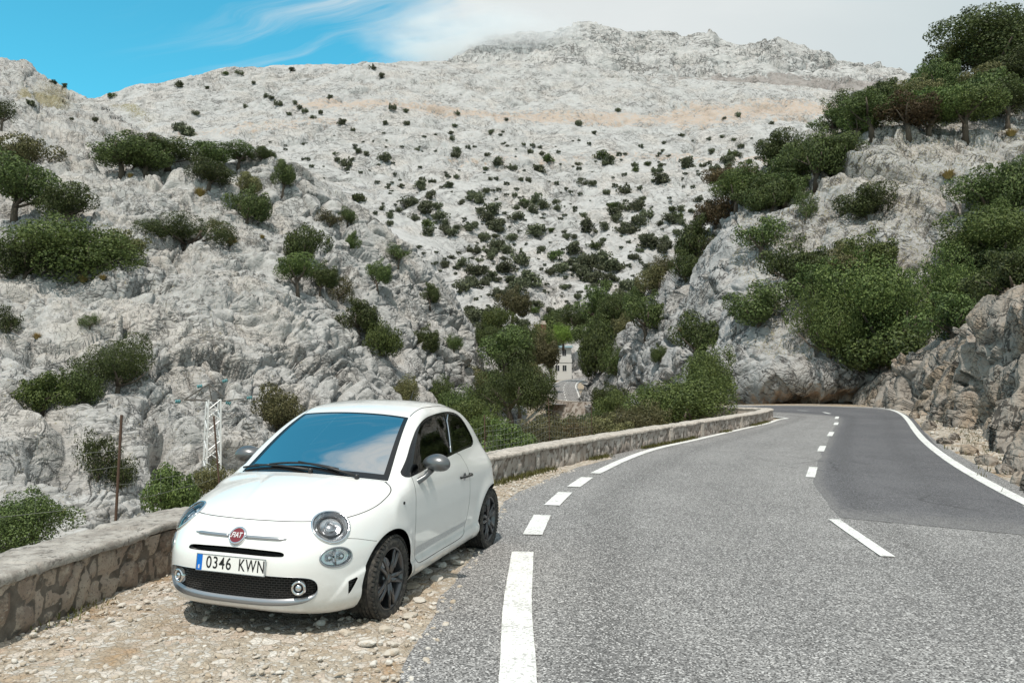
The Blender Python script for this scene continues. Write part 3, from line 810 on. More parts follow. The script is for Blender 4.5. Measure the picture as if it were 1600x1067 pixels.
def hill(name, cols, nu, nv, disp, mat, back=((12, 1.5), (30, -6), (60, -20)), soil=None, grass=None, vw=None):
    us = np.array([c[0] for c in cols], float)
    tab = np.array([c[1] for c in cols], float)                       # columns x rows x (v, D)
    P = world(us[:, None]+0*tab[..., 0], tab[..., 0], tab[..., 1])
    uq = spread_u(us, nu, P)
    crest = P[:, -1]; out = crest.copy(); out[:, 2] = 0; out /= np.linalg.norm(out, axis=1, keepdims=True)
    k = np.linalg.norm(crest[:, :2], axis=1).mean()/100
    ex = [crest+out*a*k+np.array([0, 0, b*k]) for a, b in back]
    foot = P[:, :1]-np.array([0, 0, 9.0])
    P = np.concatenate([P]+[e[:, None] for e in ex], 1)
    R0 = tab.shape[1]
    nb = 56
    rows = np.concatenate([np.interp(np.linspace(0, 1, nv), np.linspace(0, 1, len(vw)) if vw is not None else [0, 1], (vw if vw is not None else [0, R0-1])),
                           R0-1+(P.shape[1]-R0)*np.linspace(0, 1, nb+1)[1:]**1.8])
    G = catmull(catmull(P, uq, 0), rows, 1)
    f0 = catmull(foot, uq, 0); G = np.concatenate([f0+(G[:, :1]-f0)*q for q in (0, .33, .66)]+[G], 1); rows = np.r_[-.9, -.6, -.3, rows]
    a = np.gradient(G, axis=0); b = np.gradient(G, axis=1); n = np.cross(a, b); n /= np.linalg.norm(n, axis=2, keepdims=True)+1e-9
    flat = G.reshape(-1, 3); nn = n.reshape(-1, 3)
    d = disp(flat)*np.tile(np.where(rows > R0-1, .55, 1.0)*np.where(rows < 0, .6, 1), nu)
    V = flat+nn*d[:, None]
    i = np.arange(nu*len(rows)).reshape(nu, len(rows))
    F = np.stack([i[:-1, :-1], i[1:, :-1], i[1:, 1:], i[:-1, 1:]], -1).reshape(-1, 4)
    o = np_mesh(name, V, F, mat); tag(o, kind='structure')
    UU = np.repeat(np.interp(uq, np.arange(len(us)), us), len(rows))
    dv = flat[:, 1]*CP+(flat[:, 2]-EYE)*SP; VV = 533.5-FPX*((flat[:, 2]-EYE)*CP-flat[:, 1]*SP)/dv
    for nm, fn in (('soil', soil), ('grass', grass)):  # the first also carries the summit's painted shade band
        at = o.data.attributes.new(nm, 'FLOAT', 'POINT')
        at.data.foreach_set('value', (fn(UU, VV, V, nn) if fn else np.zeros(len(V))).astype(np.float32))
    TERR[name] = (V.reshape(nu, len(rows), 3), F)
    return o
def rot(P, ax, ay, az):
    M = Matrix.Rotation(az, 3, 'Z')@Matrix.Rotation(ay, 3, 'Y')@Matrix.Rotation(ax, 3, 'X'); return P@np.array(M).T
def karst(s, tilt, amp=1.0, seed=1, flute=0.0, L=4.0, dip=(.3, .2, 1.0), blocks=1.0, cracks=1.0, beds=1.0, asp_k=1.0):
    dipv = np.array(dip)/np.linalg.norm(dip)
    def f(P):
        w = np.stack([fbm(P/(4.0*s), 3, seed+k*7) for k in range(3)], 1)
        d = 1.9*fbm(P/(14*s), 3, seed+40)+.8*fbm(P/(5*s), 3, seed+50)
        w2 = np.stack([vnoise(P/(1.3*s), seed+k*5+3) for k in range(3)], 1)
        Q = rot(P+w*1.8*s+w2*.38*s, *tilt)/s
        # beds: each bed slopes gently outwards and breaks off in a step
        for l, am, k in ((L, .95, 0), (L*.37, .42*beds, 5), (L*.15, .17*beds**2, 9)):
            z = ((P+w*s*(1.5 if k == 0 else 1.0))@dipv)/(s*l)+.55*fbm(P/(s*l*2.2), 3, seed+60+k)
            n = np.floor(z); t = z-n
            h = _h3(n, n*0+k, n*0, seed)
            vary = np.clip(.55+1.3*fbm(P/(s*l*2.6), 2, seed+70+k)+.5*(h-.5), 0, 1.4)
            saw = np.where(t < .86, t/.86, (1-t)/.14)
            d = d+am*vary*(saw-.5)*(1 if k == 0 else np.clip(.6+1.6*fbm(P/(8*s), 2, seed+35+k), .25, 1.25))
        # joints cut the beds into blocks of unequal size
        rough = np.clip(.55+1.9*fbm(P/(6.5*s), 3, seed+33), 0.42, 1.35)     # smooth slabs and broken ground
        for sc, am, asp, dep in ((9.0, 1.25, 1.3, 1.5), (4.2, .62, 1.5, 1.0), (1.7, .27, 1.9, .50), (.75, .09, 1.6, .20)):
            f1, f2, off, v1, v2 = cells(Q/sc*np.array([1, 1, 1+(asp-1)*asp_k]), seed+int(sc*10))
            e = f2-f1
            msk = np.clip(fbm(P/(4.5*s), 3, seed+80+int(sc))*2.6+.30, 0, 1)
            if sc < 2: am = am*rough
            d = d+blocks*am*((v2-.5)*1.1*msk+(off[:, 0]*(v1-.5)+off[:, 2]*(v2-.4)+off[:, 1]*(v1*v2-.25))*(1.3 if sc > 5 else 1.9))-cracks*dep*np.exp(-(e/.075)**1.4)*msk
        d = d+.17*rough*fbm(P/(.9*s), 4, seed+90, .6)
        if flute:
            fm = np.clip(fbm(P/(9*s), 2, seed+97)*2+.4, 0, 1)
            d = d+flute*fm*np.abs(vnoise(np.stack([P[:, 0]/(.6*s), P[:, 1]/(.6*s), P[:, 2]/(3.6*s)], 1)+w*.5, seed+95))*2
        return d*amp*s
    return f
LIME = (.425, .422, .412); DK = (.105, .10, .095); WARM = (.50, .43, .36)
mA = rock_material('pale limestone', LIME, DK, WARM, 1.6, .8, .15, (.5, .35, .3), lines_amt=.65)
mB = rock_material('distant pale limestone', (.445, .443, .437), (.145, .138, .128), (.53, .46, .40), 6.0, .7, .14, (.35, .5, 0), lines_amt=.65, blotch=.45, soil_shadec=(.47, .375, .305))  # lighter than the near ridge: haze put into the rock colour
mC = rock_material('far summit limestone', (.48, .476, .468), (.20, .195, .19), (.45, .41, .37), 16.0, .8, .18, (.3, .1, 0), soil_shadec=(.30, .27, .255))  # last colour is the summit's painted cloud shade
mR = rock_material('grey limestone', (.385, .382, .376), (.075, .07, .068), (.42, .35, .28), 1.5, .8, .16, (.7, .9, .3))
mS = rock_material('brown grey cut rock', (.33, .295, .258), (.065, .058, .05), (.36, .26, .17), .75, .9, .20, (.5, 1.0, .4), warm_amt=.5)
A_cols = [(-700, [(900,22),(760,27),(640,34),(520,43),(400,54),(280,70),(160,95),(40,130)]),
 (-300, [(900,25),(770,30),(650,37),(530,46),(420,57),(310,72),(190,100),(70,150)]),
 (-100, [(896,27),(770,32),(655,38),(540,46),(430,57),(320,72),(205,102),(95,180)]),
 (0, [(890,28),(770,33),(660,39),(550,47),(440,58),(330,73),(220,105),(98,190)]),
 (40, [(888,28.5),(768,33.5),(658,39.5),(548,47.5),(438,58.5),(328,74),(222,106),(100,195)]),
 (62, [(885,29),(765,34),(655,40),(545,48),(437,59),(328,75),(225,108),(117,195)]),
 (110, [(882,29.5),(762,34.5),(652,41),(542,49),(436,60),(329,76),(230,108),(144,190)]),
 (160, [(880,30),(760,35),(650,42),(540,50),(435,61),(330,77),(242,108),(172,175)]),
 (250, [(870,32),(755,38),(645,45),(540,53),(440,64),(340,80),(268,100),(232,130)]),
 (350, [(850,35),(745,41),(640,48),(540,57),(445,68),(358,83),(290,100),(242,122)]),
 (430, [(830,38),(735,44),(635,52),(540,61),(452,72),(374,86),(306,101),(250,116)]),
 (520, [(800,43),(715,50),(630,58),(550,67),(475,78),(408,90),(352,102),(302,115)]),
 (600, [(760,51),(695,58),(625,66),(563,75),(505,84),(452,94),(408,104),(368,114)]),
 (680, [(720,63),(672,70),(625,77),(580,85),(541,92),(507,99),(473,106),(442,113)]),
 (740, [(690,80),(660,85),(632,90),(607,95),(586,100),(566,105),(550,108),(533,112)]),
 (775, [(670,95),(655,98),(642,100),(631,103),(622,106),(613,108),(606,110),(598,112)]),
 (815, [(670,101),(663,103),(656,105),(650,107),(645,109),(641,110),(637,112),(634,114)])]
def grassA(u, v, V, n): return .42*np.exp(-((v-150-.10*(u-60))/22)**2)*sstep(12, 40, u)*sstep(128, 88, u)+.30*(n[:, 2] > .80)
hill('rocky_ridge', A_cols, 860, 640, karst(1.5, (.55, .5, .2), .76, 3, .22, 4.2, (.55, -.1, .85), 1.0, 1.35), mA, grass=grassA)
B_cols = [(-150, [(380,260),(340,290),(300,330),(270,370),(240,420),(215,460),(195,490),(180,510)]),
 (100, [(360,240),(320,270),(285,310),(255,350),(225,410),(195,460),(176,500),(162,530)]),
 (180, [(350,230),(310,265),(275,305),(245,350),(212,410),(182,465),(160,510),(146,540)]),
 (210, [(350,225),(310,262),(275,305),(245,350),(210,410),(178,468),(154,512),(136,545)]),
 (270, [(360,220),(318,260),(278,305),(243,355),(206,415),(172,475),(146,520),(124,555)]),
 (360, [(400,200),(345,245),(296,295),(252,350),(212,412),(172,478),(136,540),(103,590)]),
 (450, [(450,180),(380,225),(318,275),(265,330),(222,395),(180,460),(138,530),(100,595)]),
 (600, [(590,135),(490,180),(400,235),(325,290),(262,360),(202,440),(150,520),(101,610)]),
 (760, [(640,170),(525,205),(420,245),(335,305),(265,378),(202,460),(150,540),(99,620)]),
 (900, [(640,208),(530,226),(420,260),(335,320),(265,392),(202,475),(155,550),(106,620)]),
 (1050, [(630,205),(515,225),(415,265),(333,327),(267,400),(207,480),(167,550),(126,620)]),
 (1200, [(600,160),(500,205),(405,262),(328,325),(264,398),(212,470),(172,540),(134,610)]),
 (1350, [(560,170),(470,210),(390,262),(325,320),(270,385),(224,450),(185,520),(150,590)]),
 (1650, [(560,170),(480,205),(410,255),(350,310),(300,370),(260,430),(225,490),(200,550)])]
def soilB(u, v, V, n):
    c1 = 176+8*np.sin(u/120.)+(u-900)*.010
    s = np.exp(-((v-c1)/np.where(u > 1050, 22, 13))**2)*sstep(380, 520, u)*.62
    s = s+.42*np.exp(-((v-246-6*np.sin(u/90.))/9)**2)*sstep(600, 720, u)+.30*np.exp(-((v-262)/14)**2)*sstep(900, 1000, u)
    s = s+.45*np.exp(-((v-208+.07*(u-300))/12)**2)*sstep(180, 300, u)*sstep(640, 520, u)
    return s+.26*sstep(300, 420, v)*fbm(V/30, 3, 5)
def grassB(u, v, V, n): return .62*np.exp(-((v-165-.22*(u-170))/12)**2-((u-205)/55.)**2)+.25*sstep(320, 480, v)
hill('mountain_slope', B_cols, 760, 430, karst(6.0, (.5, .35, 0), .40, 11, 0, 4.0, (.22, -.25, 1.0), .8, .9), mB, soil=soilB, grass=grassB, back=((8, -2), (20, -9), (40, -25)))
cr = [(350,150),(500,140),(620,124),(690,100),(720,84),(750,68),(800,54),(850,46),(900,39),(950,43),(1000,53),(1050,54),(1100,54),(1150,66),(1200,68),(1260,78),(1320,92),(1370,101),(1450,118),(1700,165)]
C_cols = [(u, [(v+(235-v)*.95, 760), (v+(200-v)*.72, 860), (v+(180-v)*.42, 980), (v+(170-v)*.20, 1070), (v, 1140)]) for u, v in cr]
def cloud_shadeC(u, v, V, n): return .80*np.exp(-((v-126-(u-1100)*.035)/15)**2)*sstep(950, 1080, u)  # dark band: cloud shade painted into the summit rock
hill('mountain_summit', C_cols, 560, 200, karst(15, (.4, .15, 0), .55, 21, .3, 3.0, (.10, -.2, 1.0), .9, .9), mC, soil=cloud_shadeC, back=((6, -2), (16, -8), (30, -20)))  # soil slot holds the painted cloud shade, no earth here
R_cols = [(915, [(636,118),(634,118.5),(632,119),(630,120),(628,121),(626,122),(624,124),(622,126)]),
 (926, [(636,112),(628,113),(622,114),(616,116),(610,118),(606,120),(602,122),(598,124)]),
 (944, [(637,108),(625,109),(614,110),(604,112),(593,115),(583,118),(573,121),(562,124)]),
 (970, [(638,98),(618,99),(600,101),(583,103),(563,106),(546,110),(529,115),(514,121)]),
 (1020, [(640,84),(614,86),(588,89),(563,92),(538,96),(513,101),(489,107),(464,114)]),
 (1080, [(640,66),(604,68),(568,71),(532,75),(497,80),(464,86),(434,93),(404,101)]),
 (1130, [(637,62),(594,60),(547,63),(502,67),(457,72),(413,79),(369,87),(322,98)]),
 (1200, [(635,61.5),(596,56),(547,58),(492,62),(437,67),(383,75),(325,85),(270,100)]),
 (1280, [(635,61),(598,54.5),(542,57),(482,61),(417,67),(348,76),(275,88),(205,104)]),
 (1360, [(636,60),(600,53.5),(537,56),(472,60),(402,66),(328,75),(246,88),(168,106)]),
 (1450, [(638,55),(592,50.5),(532,54),(462,58),(387,65),(303,75),(218,89),(140,108)]),
 (1550, [(644,46),(582,47),(522,51),(447,56),(367,63),(283,73),(198,88),(110,110)]),
 (1700, [(665,38),(572,41),(502,46),(422,52),(337,60),(252,71),(160,88),(70,112)]),
 (1950, [(700,30),(562,34),(472,40),(382,48),(287,58),(192,72),(92,92),(-15,120)]),
 (2400, [(760,25),(580,30),(470,36),(370,44),(260,54),(150,68),(30,90),(-100,120)])]
def soilR(u, v, V, n): return .62*np.exp(-((v-612)/20)**2)*sstep(1090, 1150, u)*sstep(1420, 1330, u)+.1*fbm(V/4, 3, 9)
def grassR(u, v, V, n): return .30*(n[:, 2] > .75)+.12
hill('rocky_hillside', R_cols, 900, 600, karst(1.5, (.75, .8, .3), .85, 33, .12, 5.2, (-.66, -.20, .70), 1.15, 1.25, .5, .2), mR, soil=soilR, grass=grassR)
S_cols = [(1330, [(634,53),(632,53),(629,53.2),(626,53.5),(623,54)]),
 (1357, [(637,49),(629,49.5),(619,50),(610,50.6),(601,51.2)]),
 (1412, [(644,42),(627,43),(609,44.5),(592,46.5),(574,48.5)]),
 (1466, [(656,32),(632,33.5),(602,36),(577,39),(549,42)]),
 (1506, [(672,26),(637,27.5),(600,29.5),(562,32.5),(522,36)]),
 (1566, [(708,17.8),(657,19.3),(602,21.5),(547,24),(490,28)]),
 (1626, [(750,12.9),(682,14.4),(607,16.6),(532,19),(457,22.5)]),
 (1726, [(832,8.9),(732,10.2),(622,12),(512,14.2),(402,17.5)]),
 (1926, [(960,6.2),(802,7.5),(632,9.2),(472,11.2),(312,14.2)]),
 (2326, [(1150,4.4),(900,5.6),(642,7.2),(422,9),(202,11.5)])]
def soilS(u, v, V, n): return .12+.42*fbm(V/2.2, 3, 77)
hill('roadside_outcrop', S_cols, 900, 230, karst(.62, (.6, 1.0, .35), .72, 43, 0, 4.6, (-.2, -.75, .6), 1.35, 1.2, .2, -.2), mS, soil=soilS, back=((10, 1), (30, 4), (45, -4)))
# ------------------------------------------------------------------ ground, road, walls
g2 = lambda u, v: tuple(gp(u, v)[:2])
def resample(pts, step):
    p = np.array(pts, float); s = np.r_[0, np.cumsum(np.linalg.norm(np.diff(p, axis=0), axis=1))]
    q = np.arange(0, s[-1]+step*.5, step); return np.stack([np.interp(q, s, p[:, k]) for k in range(p.shape[1])], 1)
def smooth_path(pts, n=3): return chaikin(pts, n, False)
WALL = smooth_path([(-6.5,-60),(-4.9,-15),(-4.0,-2),(-3.62,2.5), g2(0,1003), g2(130,944), g2(262,894), (-2.45,8.2), (-1.45,10.3), g2(784,752), g2(880,726), g2(970,706.5), g2(1075,685.5), g2(1165,667.5), g2(1200,658), (11.0,32.4), (11.2,33.5), (10.6,34.5), (9.6,35.3), (8.6,36.9), (8.1,40), (7.7,47), (7.4,56)], 3)
PLATEAU = [tuple(p) for p in WALL if not (p[1] > 38)]+[(8.6,40),(11,44),(15,52.6),(22,55),(40,62),(90,40),(160,0),(160,-150),(-8,-150)]
def ground_z(x, y):
    P = np.stack([np.ravel(x), np.ravel(y)], 1)
    d = poly_sdf(P, PLATEAU)-.30
    z = -.035-8.5*sstep(0, 11, d)-.5*np.clip(d, 0, 30)/30
    far = sstep(60, 120, P[:, 1])
    z = z*(1-far)+far*(-9.2+3.0*sstep(110, 200, P[:, 1]))
    return z.reshape(np.shape(x))
def grid_axis(segs):
    out = []
    for a, b, h in segs: out += list(np.arange(a, b, h))
    return np.array(out+[segs[-1][1]])
m, nt, b = new_mat('stony earth'); N = NT(nt); P = N.pos()
n1 = N.noise(P, .35, 5); n2 = N.noise(P, 3.0, 6, .7)
col = N.mix(N.ramp(n2, .35, .65), (.27, .21, .145), (.40, .35, .28)); col = N.mix(N.ramp(n1, .45, .6), col, (.36, .26, .15))
st = N.voro(N.warp(P, 6, .06), 11, 'F1', 'Color'); sc_ = N.n('ShaderNodeSeparateColor'); N.put(sc_.inputs[0], st)
dst = N.voro(N.warp(P, 6, .06), 11, 'DISTANCE_TO_EDGE')
col = N.mix(N.math('MULTIPLY', N.ramp(sc_.outputs[1], .45, .55), N.ramp(dst, .03, .10)), col, N.mix(sc_.outputs[0], (.34, .29, .235), (.56, .52, .46)))
N.put(b.inputs['Base Color'], col); b.inputs['Roughness'].default_value = .95
N.put(b.inputs['Normal'], N.bump(N.math('ADD', N.ramp(dst, 0, .2), n2), .8, .03))
EARTH = m
gx = grid_axis([(-200,-60,6),(-60,-14,1.5),(-14,40,.5),(40,70,2),(70,220,8)]); gy = grid_axis([(-160,-20,8),(-20,60,.5),(60,130,2),(130,260,6)])
GX, GY = np.meshgrid(gx, gy, indexing='ij'); GZ = ground_z(GX, GY)
slope = (GZ < -.1)
GZ = GZ+np.where(slope, .35*fbm(np.stack([GX.ravel()/3, GY.ravel()/3, 0*GX.ravel()], 1), 4, 3).reshape(GX.shape), 0)
i = np.arange(GX.size).reshape(GX.shape)
tag(np_mesh('ground', np.stack([GX, GY, GZ], -1).reshape(-1, 3), np.stack([i[:-1, :-1], i[1:, :-1], i[1:, 1:], i[:-1, 1:]], -1).reshape(-1, 4), EARTH), kind='structure')

# --- the road: stations from the left edge line to the right edge line
WL = [(-.5,-60),(-.10,-6),(-.03,0), g2(812,1067), g2(818,862), g2(878,778), g2(930,740), g2(975,718), g2(1022.5,701), g2(1075,690), g2(1131,677), g2(1172,667.5), g2(1199,662), g2(1219,654), (12.0,33.4), (11.6,35.2), (10.6,36.4), (9.6,37.6), (9.0,40.5), (8.6,46), (8.3,55), (7.8,70), (6.4,95), tuple(dp(864,628,119)[:2])]
WR = [(3.2,-60),(3.6,-6),(4.2,0), (5.15,4.5), (6.05,7.7), g2(1600,784.5), g2(1545,756), g2(1491.7,725.7), g2(1449,694), g2(1431,674), g2(1420.5,658), g2(1410,647), g2(1392,639.5), g2(1367,636), (18.2,49.6), (16.0,50.0), (15.0,51.0), (14.6,53), (14.4,56), (14.3,60), (14.1,66), (13.4,78), (11.4,100), tuple(dp(908,629,119)[:2])]
ZR = [0]*17+[-.06,-.35,-.8,-1.5,-2.6,-2.9,dp(864,628,119)[2]]
far_rd = [((864,628),(908,629),119),((861,618),(905,622),128),((860,610),(902,612),140),((862,603),(899,606),152),((868,597),(901,600),164),((879,592.5),(909,596),176),((896,589.5),(922,593),186),((925,587),(945,591),194)]
for l, r_, D in far_rd[1:]:
    a, b2 = dp(*l, D), dp(*r_, D); WL.append(tuple(a[:2])); WR.append(tuple(b2[:2])); ZR.append((a[2]+b2[2])/2)
st = np.array([[*l, *r_, z] for l, r_, z in zip(WL, WR, ZR)])
st = chaikin(st, 3, False); S0 = resample(st, .30)
Lp, Rp, Zs = S0[:, 0:2], S0[:, 2:4], S0[:, 4]
def asphalt(name, c1, c2, speck, wheelk=.5, blend=None):
    m, nt, b = new_mat(name); N = NT(nt); P = N.pos()
    n0 = N.noise(P, .25, 4, .6); n1 = N.noise(P, 1.6, 5, .65); g = N.noise(P, 62, 2, .6); ag = N.voro(P, 96, 'F1', 'Color'); s_ = N.n('ShaderNodeSeparateColor'); N.put(s_.inputs[0], ag)
    ac = N.attr('across').outputs['Fac']
    wheel = N.math('ADD', N.ramp(N.math('ABSOLUTE', N.math('SUBTRACT', ac, .12)), .0, .09, 1, 0), N.ramp(N.math('ABSOLUTE', N.math('SUBTRACT', ac, .36)), .0, .08, .35, 0))
    wheel = N.math('ADD', wheel, N.math('MULTIPLY', N.math('ADD', N.ramp(N.math('ABSOLUTE', N.math('SUBTRACT', ac, .63)), .0, .07, 1, 0), N.ramp(N.math('ABSOLUTE', N.math('SUBTRACT', ac, .85)), .0, .07, .6, 0)), .8))
    col = N.mix(N.ramp(N.math('ADD', N.math('MULTIPLY', n0, .6), N.math('MULTIPLY', n1, .4)), .36, .62), c1, c2)
    col = N.mix(N.math('MULTIPLY', wheel, N.ramp(n1, .2, .75, .3*wheelk, wheelk)), col, tuple(.62*c for c in c1))
    if blend:
        fd = N.attr('fade').outputs['Fac']; fk = N.ramp(N.math('ADD', fd, N.math('MULTIPLY', N.math('SUBTRACT', N.noise(P, 5, 5, .7), .5), .9)), .15, .75)
        col = N.mix(fk, blend, col)
    bright = N.ramp(s_.outputs[0], .62, .92); darks = N.ramp(s_.outputs[1], .45, .80)
    col = N.mix(N.math('MULTIPLY', bright, speck), col, tuple(min(.75, 2.1*c) for c in c2))
    col = N.mix(N.math('MULTIPLY', darks, speck), col, tuple(.28*c for c in c1))
    cr = N.voro(N.warp(P, 1.2, .35, 5), .33, 'DISTANCE_TO_EDGE')
    ck = N.math('MULTIPLY', N.ramp(cr, .006, .002), N.ramp(N.noise(P, .22, 2), .54, .62))
    col = N.mix(N.math('MULTIPLY', ck, .5), col, (.04, .04, .042))
    stain = N.math('MULTIPLY', N.ramp(N.noise(N.mapping(P, rot=(0, 0, R(-24)), scale=(1.6, .25, 1)), .9, 4, .6), .58, .74), .4)
    col = N.mix(stain, col, tuple(.5*c for c in c1))
    N.put(b.inputs['Base Color'], col); b.inputs['Roughness'].default_value = .88; b.inputs['Specular IOR Level'].default_value = .3
    N.put(b.inputs['Normal'], N.bump(N.math('ADD', g, s_.outputs[2]), .55, .006))
    return m
ASPH = asphalt('worn grey asphalt', (.205, .20, .198), (.285, .279, .273), .88, .85)
DARK = asphalt('darker newer asphalt', (.098, .098, .105), (.138, .137, .144), .6, .75, (.19, .186, .184))
def strip_mesh(name, A, B, ZA, ZB, n, mat, kind='structure', across=(0, 1)):
    t = np.linspace(0, 1, n); V = np.stack([np.concatenate([A*(1-q)+B*q, ((1-q)*ZA+q*ZB)[:, None]], 1) for q in t], 1)
    i = np.arange(len(A)*n).reshape(len(A), n)
    o = np_mesh(name, V.reshape(-1, 3), np.stack([i[:-1, :-1], i[:-1, 1:], i[1:, 1:], i[1:, :-1]], -1).reshape(-1, 4), mat)
    at = o.data.attributes.new('across', 'FLOAT', 'POINT'); at.data.foreach_set('value', np.tile(np.linspace(across[0], across[1], n), len(A)).astype(np.float32))
    if kind: tag(o, kind=kind)
    return o
# asphalt reaches past the edge lines; on the left as far as the ragged gravel edge
ed = [(-60,.9),(0,.70),(4.6,.64),(6.0,.60),(7.1,.50),(8.6,.42),(10.2,.36),(11.5,.60),(14,.55),(20,.50),(33,.45),(60,.4)]
nrm = (Rp-Lp)/np.linalg.norm(Rp-Lp, axis=1, keepdims=True)
def left_off(y): return np.interp(y, [e[0] for e in ed], [e[1] for e in ed])
gl = np.array([(-1.6,-60),(-.9,-4),(-.72,1), g2(632,1067), g2(655,1005), g2(690,932), g2(722,885), g2(752,838), g2(786,785), g2(800,776), g2(850,749), g2(905,729), g2(960,716)], float)
Lo = Lp-nrm*left_off(Lp[:, 1])[:, None]
near = Lp[:, 1] < 17
Lo[near, 0] = np.interp(Lp[near, 1], gl[:, 1], gl[:, 0]); Lo[near, 1] = Lp[near, 1]
jit = .07*fbm(np.stack([Lo[:, 0]*2.2, Lo[:, 1]*2.2, 0*Lo[:, 0]], 1), 4, 8)*(Lo[:, 1] < 40)
Lo = Lo-nrm*jit[:, None]
Ro = Rp+nrm*.38
# finer stations near the camera
ka = Lp[:, 1] < 60; kb = Lp[:, 1] > 114
for k in (ka, kb): strip_mesh('road', Lo[k], Ro[k], Zs[k], Zs[k], 14, ASPH, across=(-.10, 1.05))
# right-hand lane relaid with darker asphalt, starting at a slanting joint
CL = [g2(1313.7,809), g2(1290,782), g2(1268,752), g2(1275,727), g2(1288,702), g2(1299,678), g2(1308.5,662), g2(1312,652), (14.6,36.5), (13.2,40.5), (10.5,43.5)]
RE = [g2(1625,838), g2(1612,802), g2(1575,771), g2(1520,739), g2(1466,700), g2(1446,678), g2(1434,661), g2(1424,651), g2(1398,640), (19.4,49.4), (16.5,49.9)]
pt = resample(chaikin(np.array([[*a, *b2] for a, b2 in zip(CL, RE)]), 3, False), .3)
pz = np.full(len(pt), .004)
jl = .05*fbm(np.stack([pt[:, 0]*1.2, pt[:, 1]*1.2, 0*pt[:, 0]], 1), 3, 18)
A_ = pt[:, 0:2].copy(); A_[:, 0] += jl
rl = strip_mesh('relaid_lane', A_, pt[:, 2:4], pz, pz, 14, DARK, across=(.55, 1.02))
fade = np.minimum(np.repeat(np.arange(len(pt))*.3/2.2, 14), np.tile(np.linspace(0, 1, 14)*9, len(pt)))
rl.data.attributes.new('fade', 'FLOAT', 'POINT').data.foreach_set('value', np.clip(fade, 0, 1).astype(np.float32))
# painted lines
m, nt, b = new_mat('worn white road paint'); N = NT(nt); P = N.pos()
wr = N.math('ADD', N.noise(P, 40, 3, .7), N.math('MULTIPLY', N.noise(P, 3, 3), .4))
N.put(b.inputs['Base Color'], N.mix(N.ramp(wr, .68, .88), (.74, .745, .72), (.40, .395, .38))); b.inputs['Roughness'].default_value = .7
N.put(b.inputs['Normal'], N.bump(N.noise(P, 70, 2), .4, .004)); PAINT = m
def ribbon(name, pts, width, z=.010, step=.15, zs=None):
    p = resample(pts, step); t = np.gradient(p[:, :2], axis=0); t /= np.linalg.norm(t, axis=1, keepdims=True); n = np.stack([-t[:, 1], t[:, 0]], 1)*width/2
    zz = np.full(len(p), z) if p.shape[1] < 3 else p[:, 2]+z
    wob = (.006*fbm(np.stack([p[:, 0]*6, p[:, 1]*6, 0*p[:, 0]], 1), 2, 5))[:, None]
    o = strip_mesh(name, p[:, :2]-n*(1+wob*6), p[:, :2]+n*(1-wob*6), zz, zz, 2, PAINT)
    return o
lw = .21
WLs = smooth_path([(a, b2) for a, b2 in WL[:19]], 3)
wl_all = resample(np.c_[Lp, Zs], .15)
solid1 = [(-.5,-60),(-.10,-6),(-.03,0), g2(811,1067), g2(807,960), g2(812,905), g2(817,862)]
ribbon('edge_line', smooth_path(solid1, 3), lw)
def mid_dash(a, b2, w): return ribbon('dash', np.array([a, b2]), w)
for a, b2 in (((832,836),(848,804)), ((862,790),(884,769)), ((896,761),(918,746))): mid_dash(g2(*a), g2(*b2), lw)
solid2 = [g2(930,740), g2(975,718), g2(1022.5,701), g2(1075,690), g2(1131,677), g2(1172,667.5), g2(1199,662), g2(1217,655), (12.0,33.2), (11.5,35.2), (10.5,36.4), (9.6,37.6)]
ribbon('edge_line', smooth_path(solid2, 3), .19)
ribbon('edge_line', smooth_path([(3.2,-60),(3.6,-6),(4.2,0),(5.15,4.5),(6.05,7.7)]+[g2(*q) for q in ((1600,784.5),(1545,756),(1491.7,725.7),(1449,694),(1431,674),(1420.5,658),(1410,647),(1392,639.5),(1367,636))]+[(18.2,49.6),(16.0,50.0),(15.0,50.9)], 3), .19)
ribbon('centre_dash', smooth_path([g2(1303,812), g2(1340,838), g2(1390,872), g2(1420,897)][:3], 2), .13)
for a, b2 in (((1266,746),(1271,730)), ((1282,705.5),(1286,697)), ((1296,681.5),(1300,675)), ((1305.5,664),(1307.5,660)), ((1307,654.5),(1308.5,651)), ((1297,646.5),(1287,644.2)), ((1262,642),(1246,641.2))):
    mid_dash(g2(*a), g2(*b2), .15)
ribbon('edge_line', np.c_[Lp, Zs][(Lp[:, 1] > 115)], .20, .03, .6); ribbon('edge_line', np.c_[Rp, Zs][(Lp[:, 1] > 115)], .20, .03, .6)
Cp = np.c_[(Lp+Rp)/2, Zs]; Cp = Cp[Cp[:, 1] > 116]; sC = np.r_[0, np.cumsum(np.linalg.norm(np.diff(Cp, axis=0), axis=1))]
for k in range(14):
    s0 = k*5.0; q = Cp[(sC >= s0) & (sC <= s0+2.2)]
    if len(q) > 2: ribbon('centre_dash', q, .16, .03, .4)
# embankment under the far stretch
for fm in (ka & (Zs < -.02), kb):
    strip_mesh('road_bank', Lo[fm]-nrm[fm]*.8, Lo[fm]-nrm[fm]*6, Zs[fm]-.05, Zs[fm]-5, 4, EARTH); strip_mesh('road_bank', Lo[fm]-nrm[fm]*.8, Ro[fm]+nrm[fm]*9, Zs[fm]-.06, Zs[fm]-.05, 6, EARTH)

